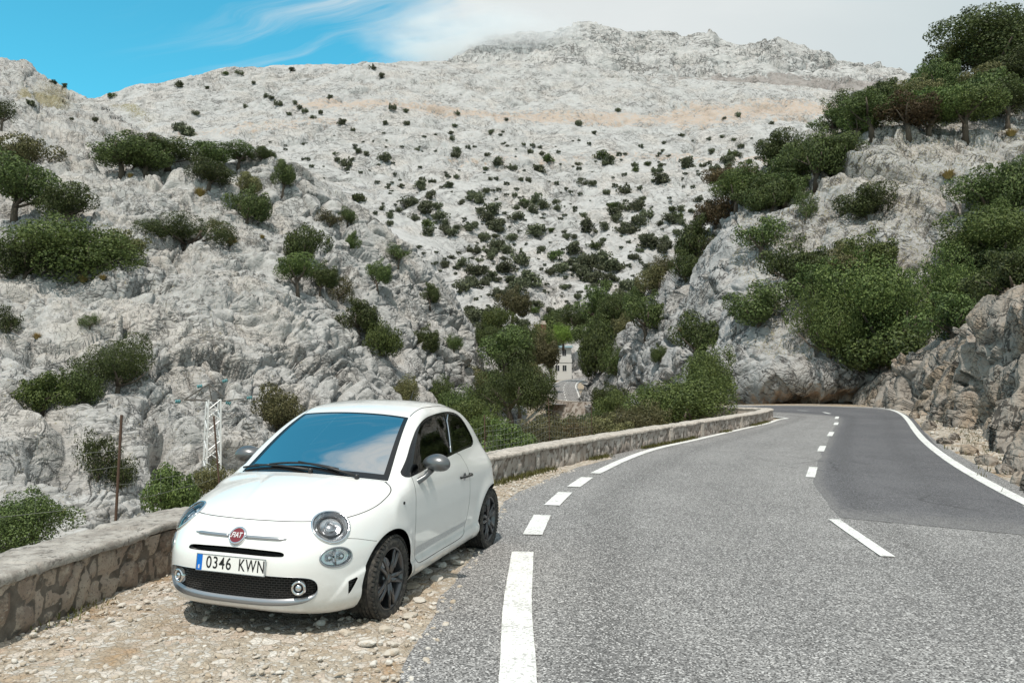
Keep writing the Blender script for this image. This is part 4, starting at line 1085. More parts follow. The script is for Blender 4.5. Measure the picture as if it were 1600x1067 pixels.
# --- the stony lay-by between wall and asphalt
def shoulder(name, xa, xb, ya, yb, h, mask):
    xs = np.arange(xa, xb, h); ys = np.arange(ya, yb, h*1.15); X, Y = np.meshgrid(xs, ys, indexing='ij'); Pq = np.stack([X.ravel(), Y.ravel(), 0*X.ravel()], 1)
    base = .022*fbm(Pq/1.1, 3, 4)
    f1, f2, off, v1, v2 = cells(np.c_[Pq[:, :2]/.085+.3*fbm(Pq/.1, 2, 3)[:, None], 0*X.ravel()+.5], 14)
    g1, g2_, off2, w1, w2 = cells(np.c_[Pq[:, :2]/.035, 0*X.ravel()+.5], 24)
    z = base+np.where(v1 > .45, .020*v2*np.clip(1-(f1/.62)**2, 0, 1), 0)+.008*w1*np.clip(1-(g1/.6)**2, 0, 1)
    keep, drop = mask(X.ravel(), Y.ravel())
    z = z-.012-.10*drop
    i = np.arange(X.size).reshape(X.shape); F = np.stack([i[:-1, :-1], i[1:, :-1], i[1:, 1:], i[:-1, 1:]], -1).reshape(-1, 4)
    F = F[keep[F].all(1)]
    u, inv = np.unique(F, return_inverse=True); V = np.c_[Pq[:, :2], z][u]
    o = np_mesh(name, V, inv.reshape(F.shape), GRAVEL); tag(o, kind='structure')
    return o
m, nt, b = new_mat('pale limestone gravel'); N = NT(nt); P = N.pos()
n1 = N.noise(P, 1.1, 5, .65); n2 = N.noise(P, 14, 5, .7)
PW = N.warp(P, 24, .022); v1 = N.voro(PW, 28, 'F1', 'Color'); s_ = N.n('ShaderNodeSeparateColor'); N.put(s_.inputs[0], v1); d1 = N.voro(PW, 28, 'DISTANCE_TO_EDGE')
v2 = N.voro(N.warp(P, 9, .05), 11, 'F1', 'Color'); s2 = N.n('ShaderNodeSeparateColor'); N.put(s2.inputs[0], v2); d2 = N.voro(N.warp(P, 9, .05), 11, 'DISTANCE_TO_EDGE')
earth = N.mix(N.ramp(n2, .3, .7), (.32, .26, .19), (.46, .41, .34))
stone = N.mix(s_.outputs[0], (.37, .335, .285), (.59, .57, .53))
col = N.mix(N.math('MULTIPLY', N.ramp(d1, .0, .06), N.ramp(s_.outputs[1], .58, .72)), earth, stone)
col = N.mix(N.math('MULTIPLY', N.ramp(d2, .02, .06), N.ramp(s2.outputs[1], .66, .72)), col, N.mix(s2.outputs[0], (.46, .37, .29), (.64, .61, .56)))
n5 = N.noise(P, .9, 6, .7)
ochre = N.math('MULTIPLY', N.ramp(N.math('ADD', n1, N.math('MULTIPLY', n2, .25)), .58, .76), N.ramp(n5, .40, .60))
col = N.mix(N.math('MULTIPLY', ochre, .75), col, N.mix(n2, (.22, .12, .045), (.42, .27, .13)))
N.put(b.inputs['Base Color'], col); b.inputs['Roughness'].default_value = .95
N.put(b.inputs['Normal'], N.bump(N.math('ADD', N.math('MULTIPLY', N.math('ADD', N.ramp(d1, 0, .12), N.ramp(d2, 0, .10)), .45), n2), .9, .012)); GRAVEL = m
wy = WALL[:, 1]; wx = WALL[:, 0]; wk = wy < 31
def wall_x(y): return np.interp(y, wy[wk], wx[wk])
def mask_left(x, y):
    e = np.interp(y, gl[:, 1], gl[:, 0]); return (x > wall_x(y)-.1) & (x < e+.30), sstep(.0, .22, x-e)
shoulder('gravel_shoulder', -4.3, .4, 1.2, 9.0, .020, mask_left)
shoulder('gravel_shoulder', -2.7, 3.2, 9.0, 18, .045, mask_left)
Ry = Rp[:60000]; ry = np.array([(3.6,-6),(4.2,0),(5.15,4.5),(6.05,7.7), g2(1600,784.5), g2(1545,756), g2(1491.7,725.7), g2(1449,694), g2(1431,674), g2(1420.5,658), g2(1410,647)])
def mask_right(x, y):
    e = np.interp(y, ry[:, 1], ry[:, 0])+.38; return (x > e-.25) & (x < e+5.5), sstep(.1, -.12, x-e)
shoulder('gravel_verge', 5, 27, 5, 42, .07, mask_right)
# ------------------------------------------------------------------ stone parapets
m, nt, b = new_mat('rubble stone masonry'); N = NT(nt); P = N.pos()
sid = N.attr('stone').outputs['Fac']; mort = N.attr('mortar').outputs['Fac']
n1 = N.noise(P, 9, 5, .7); n2 = N.noise(P, 40, 4, .7); n3 = N.noise(P, 1.5, 3)
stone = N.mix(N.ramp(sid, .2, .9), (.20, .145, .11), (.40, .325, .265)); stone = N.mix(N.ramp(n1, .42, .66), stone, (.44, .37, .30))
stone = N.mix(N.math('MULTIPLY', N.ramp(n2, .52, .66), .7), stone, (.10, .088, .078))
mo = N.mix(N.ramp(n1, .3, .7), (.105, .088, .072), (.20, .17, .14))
col = N.mix(N.ramp(N.math('ADD', mort, N.math('MULTIPLY', N.math('SUBTRACT', n2, .5), .5)), .4, .6), stone, mo)
lich = N.ramp(N.noise(P, 17, 4, .7), .64, .70); col = N.mix(N.math('MULTIPLY', lich, .6), col, (.50, .48, .44))
N.put(b.inputs['Base Color'], col); b.inputs['Roughness'].default_value = .95; N.put(b.inputs['Normal'], N.bump(N.math('ADD', n1, N.math('MULTIPLY', n2, .6)), .9, .02)); MASON = m
m, nt, b = new_mat('sunlit rubble masonry'); N = NT(nt); P = N.pos()  # lighter copy of the masonry, sunlight put into its stone colours
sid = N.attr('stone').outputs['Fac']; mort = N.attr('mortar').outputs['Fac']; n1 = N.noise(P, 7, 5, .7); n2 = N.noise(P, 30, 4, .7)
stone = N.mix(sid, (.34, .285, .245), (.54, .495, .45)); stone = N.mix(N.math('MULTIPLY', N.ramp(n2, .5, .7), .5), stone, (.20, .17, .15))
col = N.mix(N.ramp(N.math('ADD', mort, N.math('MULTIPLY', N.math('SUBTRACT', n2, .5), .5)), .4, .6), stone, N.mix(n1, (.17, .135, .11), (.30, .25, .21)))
N.put(b.inputs['Base Color'], col); b.inputs['Roughness'].default_value = .95; N.put(b.inputs['Normal'], N.bump(N.math('ADD', n1, n2), .9, .02)); MASON_LIT = m; m.name = 'sunlit pinkish masonry'
def coping_mat(name, ca, cb2):
    m, nt, b = new_mat(name); N = NT(nt); P = N.pos()
    n1 = N.noise(P, 6, 6, .72); n2 = N.noise(P, 55, 4, .7); n3 = N.noise(N.warp(P, 5, .2), 13, 5, .75)
    col = N.mix(N.ramp(n1, .38, .62), ca, cb2); col = N.mix(N.math('MULTIPLY', N.ramp(n3, .52, .64), .75), col, tuple(.33*c for c in ca)); col = N.mix(N.math('MULTIPLY', N.ramp(n2, .5, .75), .4), col, tuple(.45*c for c in ca))
    N.put(b.inputs['Base Color'], col); b.inputs['Roughness'].default_value = .95; N.put(b.inputs['Normal'], N.bump(N.math('ADD', n1, N.math('ADD', n2, n3)), .9, .015)); return m
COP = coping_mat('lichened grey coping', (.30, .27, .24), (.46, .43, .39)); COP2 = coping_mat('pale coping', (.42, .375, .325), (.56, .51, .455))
def path_frame(p):
    t = np.gradient(p, axis=0); t /= np.linalg.norm(t, axis=1, keepdims=True); return t, np.stack([t[:, 1], -t[:, 0]], 1)     # right-hand side is the road
def stone_wall(name, path, step, h, thick, stone_w, mat, copmat, label, zfun=None, root=None, seed=5, drop=1.2, foot=.10):
    p = resample(path, step); t, n = path_frame(p); s = np.r_[0, np.cumsum(np.linalg.norm(np.diff(p, axis=0), axis=1))]
    z0 = zfun(p) if zfun is not None else np.zeros(len(p))
    nz = max(6, int((h+foot-.1)/step)+1); zz = np.linspace(-foot, h-.055, nz)
    if root is None:
        root = empty(name, (p[0, 0], p[0, 1], z0[0])); tag(root, label, 'wall')
        bpy.context.view_layer.update()
    o0 = np.array(root.location)
    S_, Z_ = np.meshgrid(s, zz, indexing='ij'); q = np.stack([S_.ravel()/stone_w, Z_.ravel()/(stone_w*1.35), 0*S_.ravel()+.5], 1)
    q[:, :2] += .25*np.stack([vnoise(q*1.1, 3), vnoise(q*1.1, 4)], 1)
    f1, f2, off, v1, v2 = cells(q, seed); e = f2-f1
    bulge = sstep(0, .28, e)
    d = (bulge*(.018+.035*v1)+.018*fbm(q*2.2, 4, 6)-.012)*min(1, stone_w/.2)
    V = np.stack([np.repeat(p[:, 0], nz)+np.repeat(n[:, 0], nz)*d, np.repeat(p[:, 1], nz)+np.repeat(n[:, 1], nz)*d, Z_.ravel()+np.repeat(z0, nz)], 1)
    i = np.arange(len(V)).reshape(len(s), nz); F = np.stack([i[:-1, :-1], i[1:, :-1], i[1:, 1:], i[:-1, 1:]], -1).reshape(-1, 4)
    # back and a plain core
    nb = 6; zb = np.linspace(-drop, h-.055, nb); bq = np.stack([np.repeat(p[:, 0]-n[:, 0]*thick, nb), np.repeat(p[:, 1]-n[:, 1]*thick, nb), np.tile(zb, len(p))+np.repeat(z0, nb)], 1)
    bd = .03*fbm(bq/.18, 4, 9); bq[:, :2] += np.repeat(n, nb, 0)*bd[:, None]
    j = np.arange(len(bq)).reshape(len(s), nb)+len(V); F2 = np.stack([j[:-1, :-1], j[:-1, 1:], j[1:, 1:], j[1:, :-1]], -1).reshape(-1, 4)
    ends = np.array([[i[0, 0], j[0, 0], j[0, -1], i[0, -1]], [i[-1, 0], i[-1, -1], j[-1, -1], j[-1, 0]]])
    o = np_mesh('masonry', np.concatenate([V, bq])-o0, np.concatenate([F, F2, ends]), mat, root)
    st = np.r_[v2, np.full(len(bq), .4)]; mr = np.r_[1-sstep(.04, .16, e), np.full(len(bq), .2)]
    for nm, val in (('stone', st), ('mortar', mr)):
        at = o.data.attributes.new(nm, 'FLOAT', 'POINT'); at.data.foreach_set('value', val.astype(np.float32))
    # coping slab with rounded, chipped edges
    prof = [(.045, h-.062), (.052, h-.045), (.050, h-.014), (.036, h), (-thick*.3, h+.008), (-thick*.7, h+.006), (-thick-.02, h), (-thick-.035, h-.02), (-thick-.03, h-.06)]
    sub = []
    for a, b2 in zip(prof, prof[1:]): 
        k = max(1, int(np.hypot(b2[0]-a[0], b2[1]-a[1])/(step*1.4))); sub += [(a[0]+(b2[0]-a[0])*t_/k, a[1]+(b2[1]-a[1])*t_/k) for t_ in range(k)]
    sub.append(prof[-1]); sub = np.array(sub); m_ = len(sub)
    V = np.stack([(p[:, 0, None]+n[:, 0, None]*sub[None, :, 0]).ravel(), (p[:, 1, None]+n[:, 1, None]*sub[None, :, 0]).ravel(), (z0[:, None]+sub[None, :, 1]).ravel()], 1)
    nn = np.stack([np.repeat(n[:, 0], m_), np.repeat(n[:, 1], m_)], 1)
    V[:, 2] += .014*fbm(V/.30, 4, 11)+.008*fbm(V/.06, 3, 12); V[:, :2] += nn*(.026*fbm(V/.15, 4, 13))[:, None]
    jr = np.random.default_rng(seed); js = np.cumsum(jr.uniform(.75, 1.5, 200)); jd = np.abs(s[:, None]-js[None, :]).min(1); jz = np.clip(1-jd/(step*1.3), 0, 1)*.024
    lift = np.repeat(jr.normal(size=201)[np.searchsorted(js, s)]*.006, m_); V[:, 2] += lift-np.repeat(jz, m_); V[:, :2] -= nn*(np.repeat(jz, m_)*np.tile(np.where(sub[:, 0] > 0, .8, 0), len(s)))[:, None]
    i = np.arange(len(V)).reshape(len(s), m_); F = np.stack([i[:-1, :-1], i[1:, :-1], i[1:, 1:], i[:-1, 1:]], -1).reshape(-1, 4)
    np_mesh('coping', V-o0, F, copmat, root)
    return root
W_ = WALL[(WALL[:, 1] > -20)]
split = np.argmin(np.abs(W_[:, 1]-10.0)+(W_[:, 1] > 30)*99)
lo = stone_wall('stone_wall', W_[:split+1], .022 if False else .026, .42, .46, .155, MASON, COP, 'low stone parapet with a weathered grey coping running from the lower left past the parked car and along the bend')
stone_wall('stone_wall', W_[split:], .045, .43, .42, .17, MASON_LIT, COP2, '', root=lo, seed=8, zfun=lambda p: np.interp(p[:, 1], [37, 41, 46, 56], [0, -.06, -.35, -1.5]))
far_p = smooth_path([dp(1060,650,100)[:2], dp(1000,641,108)[:2], dp(940,637,112)[:2], dp(890,634,114)[:2], dp(868,630,116)[:2], dp(856,625,120)[:2], dp(853,617,128)[:2], dp(854,609,140)[:2], dp(858,602,152)[:2]], 3)[::-1]
zf = lambda p: np.interp(p[:, 1], [100, 112, 119, 128, 140, 152], [-2.4, -2.35, -1.9, -1.0, .0, .75])
fw = stone_wall('stone_wall', far_p, .25, .75, .5, .6, MASON_LIT, COP2, 'distant pale parapet curving round the outside of the road below the house', zfun=zf, drop=5, foot=3.5)
# piers a little proud of the long wall, and weeds along its foot
for u, v in ((1049,690),(1103,681),(1163,668.5)):
    c = gp(u, v); k = np.argmin(np.hypot(WALL[:, 0]-c[0], WALL[:, 1]-c[1])); a = WALL[k]; t = WALL[min(k+1, len(WALL)-1)]-WALL[k-1]; ang = math.atan2(t[1], t[0])
    bm = bmesh.new(); add_box(bm, (-.13, -.055, -.1), (.13, .30, .375), .02, Matrix.Translation(Vector((a[0], a[1], 0))-Vector(lo.location))@Matrix.Rotation(ang, 4, 'Z')); bm_obj('pier', bm, COP2, lo)
# ------------------------------------------------------------------ trees and shrubs
from mathutils.bvhtree import BVHTree
def bvh_of(V, F):
    return BVHTree.FromPolygons([tuple(v) for v in V], [tuple(f) for f in F])
BV = []
for nm, (G, F) in TERR.items():
    G2 = G[::2, ::2]; i = np.arange(G2.shape[0]*G2.shape[1]).reshape(G2.shape[:2])
    BV.append((nm, bvh_of(G2.reshape(-1, 3), np.stack([i[:-1, :-1], i[1:, :-1], i[1:, 1:], i[:-1, 1:]], -1).reshape(-1, 4))))
BV.append(('ground', bvh_of(np.stack([GX, GY, GZ], -1).reshape(-1, 3), (lambda i: np.stack([i[:-1, :-1], i[1:, :-1], i[1:, 1:], i[:-1, 1:]], -1).reshape(-1, 4))(np.arange(GX.size).reshape(GX.shape)))))
def first_hit(u, v, only=None):
    d = Vector(ray(u, v)).normalized(); best = None
    for nm, t in BV:
        if only and nm not in only: continue
        h = t.ray_cast(Vector((0, 0, EYE)), d, 3000)
        if h[0] is not None and (best is None or h[3] < best[1]): best = (h[0], h[3], nm)
    return best
def floor_at(x, y):
    best = None
    for nm, t in BV:
        h = t.ray_cast(Vector((x, y, 300)), Vector((0, 0, -1)), 600)
        if h[0] is not None and (best is None or h[0].z > best): best = h[0].z
    return best if best is not None else 0
def leaf_mat(name, dark, light, var=.35):
    m, nt, b = new_mat(name); N = NT(nt)
    oi = N.n('ShaderNodeObjectInfo'); at = N.attr('leaf').outputs['Fac']
    n1 = N.noise(N.obj(), 5.5, 3)
    f = N.math('ADD', N.math('MULTIPLY', at, .55), N.math('MULTIPLY', n1, .5))
    col = N.mix(N.ramp(f, .25, .80), dark, light)
    hs = N.n('ShaderNodeHueSaturation'); N.put(hs.inputs['Color'], col)
    N.put(hs.inputs['Value'], N.ramp(oi.outputs['Random'], 0, 1, 1-var, 1+var)); N.put(hs.inputs['Hue'], N.math('ADD', .485, N.math('MULTIPLY', oi.outputs['Random'], .03)))
    hs.inputs['Saturation'].default_value = 1.05
    N.put(b.inputs['Base Color'], hs.outputs[0]); b.inputs['Roughness'].default_value = .6; b.inputs['Specular IOR Level'].default_value = .3
    out = nt.nodes['Material Output']; tr = N.n('ShaderNodeBsdfTranslucent'); N.put(tr.inputs[0], hs.outputs[0]); mx = N.n('ShaderNodeMixShader'); mx.inputs[0].default_value = .18
    nt.links.new(b.outputs[0], mx.inputs[1]); nt.links.new(tr.outputs[0], mx.inputs[2]); nt.links.new(mx.outputs[0], out.inputs[0])
    return m
OAK = leaf_mat('holm oak leaves', (.036, .050, .018), (.115, .148, .050)); GREEN = leaf_mat('fresh green leaves', (.046, .068, .020), (.14, .178, .056), .2)
BRIGHT = leaf_mat('bright green leaves', (.09, .15, .03), (.22, .32, .07), .15); OLIVE = leaf_mat('olive scrub leaves', (.060, .062, .026), (.18, .17, .080), .3)
FARL = leaf_mat('far dark shrub leaves', (.055, .064, .038), (.135, .148, .085), .25); RUST = leaf_mat('brownish oak leaves', (.055, .042, .022), (.13, .095, .045), .2)  # far shrub leaves lifted in colour, standing in for haze
m, nt, b = new_mat('grey brown bark'); N = NT(nt); nb_ = N.noise(N.mapping(N.obj(), scale=(9, 9, 2)), 3, 5, .7)
N.put(b.inputs['Base Color'], N.mix(nb_, (.045, .036, .028), (.16, .13, .10))); b.inputs['Roughness'].default_value = .95; N.put(b.inputs['Normal'], N.bump(nb_, .8, .03)); BARK = m
TWIG = simple('bare grey twigs', (.36, .33, .29), .9)
def crown_mesh(name, seed, n, leaf, shape='round', holes=.0, fill=.35):
    r = np.random.default_rng(seed)
    L = []
    if shape == 'round': k, sp = r.integers(11, 16), (.36, .36, .26)
    elif shape == 'flat': k, sp = r.integers(13, 18), (.42, .42, .15)
    elif shape == 'tall': k, sp = 16, (.20, .20, .52)
    elif shape == 'wide': k, sp = 18, (.46, .38, .22)
    else: k, sp = 9, (.34, .34, .24)
    for q in range(k):
        while True:
            c = r.uniform(-1, 1, 3)
            if c@c < 1: break
        c = c*np.array(sp)
        if shape != 'tall' and c[2] < -.10: c[2] *= .5
        L.append((c, r.uniform(.10, .20)*(1.25 if q < 4 else 1)))
    # smaller sprays on the outside
    for q in range(int(k*1.8)):
        c, ra = L[r.integers(0, k)]; d = r.normal(size=3); d[2] = abs(d[2])*.7-.15; d /= np.linalg.norm(d)
        L.append((c+d*ra*1.02, r.uniform(.035, .085)))
    w = np.array([ra**1.9 for _, ra in L]); w /= w.sum()
    idx = r.choice(len(L), n, p=w); C = np.array([c for c, _ in L])[idx]; RA = np.array([ra for _, ra in L])[idx]
    d = r.normal(size=(n, 3)); d /= np.linalg.norm(d, axis=1, keepdims=True)
    rad = np.where(r.random(n) < fill, r.random(n)**.5, 1-.10*r.random(n)); lump = 1+.22*fbm(d*3.1+C*9, 3, seed)
    Pn = C+d*(RA*rad*lump)[:, None]*np.array([1, 1, .80])
    nr = d+r.normal(size=(n, 3))*.55; nr /= np.linalg.norm(nr, axis=1, keepdims=True)
    a = np.cross(nr, r.normal(size=(n, 3))); a /= np.linalg.norm(a, axis=1, keepdims=True); b2 = np.cross(nr, a)
    sz = leaf*r.uniform(.6, 1.35, n)[:, None]
    V = np.stack([Pn-a*sz, Pn+b2*sz*.62+nr*sz*.18, Pn+a*sz, Pn-b2*sz*.62+nr*sz*.10], 1).reshape(-1, 3)
    F = np.arange(len(V)).reshape(-1, 4)
    lo_, hi_ = V.min(0), V.max(0); V = (V-[(lo_[0]+hi_[0])/2, (lo_[1]+hi_[1])/2, lo_[2]])/np.array([hi_[0]-lo_[0], hi_[1]-lo_[1], hi_[2]-lo_[2]])
    me = bpy.data.meshes.new(name); me.vertices.add(len(V)); me.vertices.foreach_set('co', V.astype(np.float32).ravel())
    me.loops.add(F.size); me.loops.foreach_set('vertex_index', F.ravel().astype(np.int32)); me.polygons.add(len(F))
    me.polygons.foreach_set('loop_start', np.arange(0, F.size, 4, dtype=np.int32)); me.polygons.foreach_set('loop_total', np.full(len(F), 4, dtype=np.int32)); me.update(calc_edges=True)
    at = me.attributes.new('leaf', 'FLOAT', 'POINT'); at.data.foreach_set('value', np.repeat(r.random(n), 4).astype(np.float32))
    return me
def wood_mesh(name, seed, thin=1.0):            # trunk and limbs reaching into a unit crown (z 0..1)
    r = random.Random(seed); bm = bmesh.new()
    lean = r.uniform(-.08, .08); top = Vector((lean, r.uniform(-.05, .05), .42))
    add_tube(bm, [Vector((0, 0, -.18)), Vector((lean*.2, 0, .12)), top], [.050*thin, .036*thin, .027*thin], 8)
    for k in range(6):
        a = r.uniform(0, 6.28); e = top+Vector((math.cos(a)*r.uniform(.18, .34), math.sin(a)*r.uniform(.18, .34), r.uniform(.10, .27)))
        s_ = Vector((lean*.3, 0, .18)).lerp(top, r.random()); mid = s_.lerp(e, .5)+Vector((r.uniform(-.05, .05), r.uniform(-.05, .05), -.04))
        add_tube(bm, [s_, mid, e], [.020*thin, .014*thin, .006*thin], 6)
    me = bpy.data.meshes.new(name)
    for f in bm.faces: f.smooth = True
    bm.to_mesh(me); bm.free(); return me
CROWN = {'big': [crown_mesh('crown', 100+k, 26000, .0078, 'wide' if k == 1 else 'round', fill=.35) for k in range(3)],
         'mid': [crown_mesh('crown', 200+k, 9500, .0140, ('round', 'flat', 'wide', 'round')[k]) for k in range(4)],
         'thin': [crown_mesh('crown', 300+k, 4200, .0145, 'round', fill=.6) for k in range(2)],
         'tall': [crown_mesh('crown', 400, 4200, .016, 'tall')],
         'far': [crown_mesh('crown', 500+k, 900, .048, ('round', 'flat', 'wide', 'round', 'flat')[k]) for k in range(5)]}
WOOD = [wood_mesh('trunk', k) for k in range(4)]
def with_mat(me, mat):
    key = me.name+'|'+mat.name
    if key not in with_mat.c:
        q = me.copy(); q.name = me.name.split('.')[0]; q.materials.clear(); q.materials.append(mat); with_mat.c[key] = q
    return with_mat.c[key]
with_mat.c = {}
trnd = random.Random(11)
def plant(loc, w, h, kind, mat, label, cat, group=None, trunk=.0, name=None, depth=None, sink=.0):
    # w, h: width and height of the crown; trunk: bare height below the crown (0 = shrub on the ground)
    loc = Vector(loc)-Vector((0, 0, sink))
    k = trnd.randrange(len(CROWN[kind])); ang = trnd.uniform(0, 6.28); d = depth or w*trnd.uniform(.8, 1.05)
    if kind == 'far':
        o = bpy.data.objects.new(name or 'shrub', with_mat(CROWN[kind][k], mat)); COL.objects.link(o)
        o.location = loc; o.rotation_euler = (0, 0, ang); o.scale = (w, d, h)
        tag(o, label, cat, group); return o
    root = empty(name or ('oak_tree' if trunk > .15 else 'bush'), loc, 0)
    tag(root, label, cat, group)
    c = bpy.data.objects.new('crown', with_mat(CROWN[kind][k], mat)); COL.objects.link(c); c.parent = root
    c.location = (0, 0, trunk*h); c.scale = (w, d, h); c.rotation_euler = (0, 0, (0, math.pi)[trnd.randrange(2)]+trnd.uniform(-.5, .5))
    t = bpy.data.objects.new('trunk', with_mat(WOOD[trnd.randrange(4)], BARK)); COL.objects.link(t); t.parent = root
    t.scale = (w, w, h*(1+trunk)*(1 if trunk > .15 else .72)); t.rotation_euler = (0, 0, ang)
    return root
def tree_px(u, vb, wpx, hpx, kind, mat, label, trunk=.0, only=None, cat=None, D=None, group=None, name=None, sink=None, depth=None):
    # u, vb: where it stands as seen in the photo; wpx, hpx: its seen size
    if D is not None:
        p = dp(u, vb, D); dist = D
    else:
        h = first_hit(u, vb, only)
        if h is None: print('no ground under', label); return None
        p = h[0]; dist = p[1]
    w = 1.2*wpx*dist/FPX; hh = 1.15*hpx*dist/FPX/(1+trunk)
    return plant(p, w, hh, kind, mat, label, cat or ('tree' if trunk > .15 else 'bush'), group, trunk, name, depth, sink=(.10*hh if trunk < .15 else .05) if sink is None else sink)
A_ = ('rocky_ridge',); R_ = ('rocky_hillside',)
T = tree_px
# left ridge
T(22, 345, 120, 100, 'mid', OAK, 'dark oak at the left picture edge above the big spreading shrub', .25, A_)
T(2, 208, 45, 48, 'thin', OAK, 'small oak with bare trunk on the left picture edge near the skyline', .5, A_)
T(45, 262, 88, 55, 'mid', OLIVE, 'olive green shrub alone on pale rock, highest large one at far left', 0, A_)
T(108, 345, 78, 62, 'mid', OAK, 'dark shrub right of the oak at the left picture edge', .1, A_)
T(120, 438, 165, 105, 'big', GREEN, 'large spreading fresh green shrub on the left ridge above the bare rock wall', 0, A_)
T(38, 432, 90, 75, 'mid', OAK, 'dark shrub at the left foot of the large spreading green shrub', 0, A_)
T(192, 400, 80, 50, 'thin', OLIVE, 'thin brownish shrub at the right end of the large spreading green shrub', 0, A_)
T(190, 275, 105, 62, 'mid', OAK, 'leftmost oak of the row on the high ledge, standing on a slanting trunk', .3, A_)
T(262, 262, 95, 42, 'mid', OAK, 'flat topped oak in the middle of the row on the high ledge', .15, A_)
T(232, 246, 80, 34, 'mid', OLIVE, 'low olive shrub just behind the row of oaks on the high ledge', 0, A_)
T(325, 296, 72, 46, 'mid', OAK, 'round oak below the row on the high ledge, left of the ridge crest', .2, A_)
T(225, 274, 90, 50, 'mid', OAK, 'dark oak second from left in the row on the high ledge', .2, A_)
T(318, 264, 70, 40, 'mid', OAK, 'spreading oak in the right half of the row on the high ledge', .2, A_)
T(372, 262, 60, 36, 'mid', OAK, 'oak with visible stems near the right end of the high ledge', .4, A_)
T(410, 250, 40, 22, 'mid', OAK, 'rightmost flat shrub of the row on the high ledge', 0, A_)
T(386, 302, 46, 36, 'mid', OLIVE, 'small shrub between two oaks below the right end of the ledge', 0, A_)
T(385, 350, 66, 62, 'mid', OAK, 'compact dark oak on the ridge shoulder right of the round grass tuft', .12, A_)
T(441, 306, 42, 54, 'mid', OAK, 'upright oak standing alone on the ridge crest', .3, A_)
T(290, 386, 135, 58, 'big', OAK, 'wide flat dark shrub in the middle of the left ridge', 0, A_)
T(340, 372, 44, 34, 'thin', OLIVE, 'thin shrub at the right end of the wide flat dark shrub', 0, A_)
T(482, 412, 66, 66, 'mid', OAK, 'upper oak of the steep group in the centre of the ridge', .1, A_)
T(466, 462, 66, 62, 'mid', GREEN, 'oak with a clear bare trunk at the lower left of the steep group', .55, A_)
T(500, 462, 50, 52, 'mid', OAK, 'dark oak beside the bare trunked oak in the steep group', .2, A_)
T(528, 470, 42, 48, 'thin', OLIVE, 'narrow shrub trailing down to the right of the steep group', 0, A_)
T(560, 520, 62, 56, 'mid', OAK, 'dark oak in the gully above the rounded green one', .05, A_)
T(598, 556, 62, 60, 'mid', GREEN, 'rounded oak at the lower end of the gully on the ridge', .05, A_)
T(590, 452, 38, 46, 'mid', OAK, 'small round oak alone on bare slabs right of the gully', .15, A_)
T(622, 418, 36, 36, 'thin', OAK, 'loose little tree on the right shoulder of the ridge', .35, A_)
T(672, 480, 30, 36, 'mid', OAK, 'small oak alone high on the right end slabs', .15, A_)
T(664, 548, 40, 44, 'mid', OAK, 'dark shrub low on the right end slabs', 0, A_)
T(709, 546, 26, 26, 'mid', OAK, 'tiny round shrub rightmost on the end slabs', 0, A_)
T(552, 388, 24, 28, 'mid', OAK, 'tiny dark shrub above the steep group to its right', 0, A_)
T(515, 352, 40, 28, 'thin', OLIVE, 'small loose shrub under the ridge crest near its middle', 0, A_)
T(543, 348, 28, 26, 'mid', OAK, 'small dark shrub under the ridge crest beside a loose one', 0, A_)
T(520, 288, 40, 26, 'mid', OAK, 'small flat oak where the ridge crest starts to fall', .2, A_)
T(182, 608, 110, 88, 'big', OAK, 'dark oak overhanging the bare rock wall at left', 0, A_)
T(70, 638, 88, 58, 'mid', GREEN, 'bright topped shrub at the left end of the clump on the rock wall', 0, A_)
T(122, 628, 70, 58, 'mid', OAK, 'shrub in the middle of the clump on the rock wall', 0, A_)
T(140, 512, 30, 24, 'thin', OAK, 'tiny shrub above the dark clump on the rock wall', 0, A_)
T(152, 752, 62, 84, 'thin', OAK, 'sparse dark shrub clinging to the rock beside the rusty post', 0, A_)
T(190, 760, 50, 50, 'thin', OAK, 'low sparse shrub just right of the rusty post', 0, A_)
T(10, 520, 40, 50, 'thin', OAK, 'sparse shrub cut by the left picture edge at mid height', 0, A_)
T(432, 668, 72, 70, 'mid', OLIVE, 'grey green shrub behind the car windscreen on the pale rock', 0, A_)
T(632, 628, 46, 44, 'mid', OLIVE, 'grey green shrub just above the car roof', 0, A_)
T(686, 632, 42, 48, 'mid', OAK, 'dark shrub above the rear of the car roof', 0, A_)
T(262, 800, 96, 74, 'mid', GREEN, 'green shrub between the stone wall and the steel mast', 0, None, D=14)
T(335, 770, 60, 52, 'mid', OLIVE, 'olive shrub at the foot of the steel mast', 0, None, D=24)
T(20, 872, 150, 110, 'big', OAK, 'dark shrub behind the wall in the lower left corner', 0, None, D=10.5)
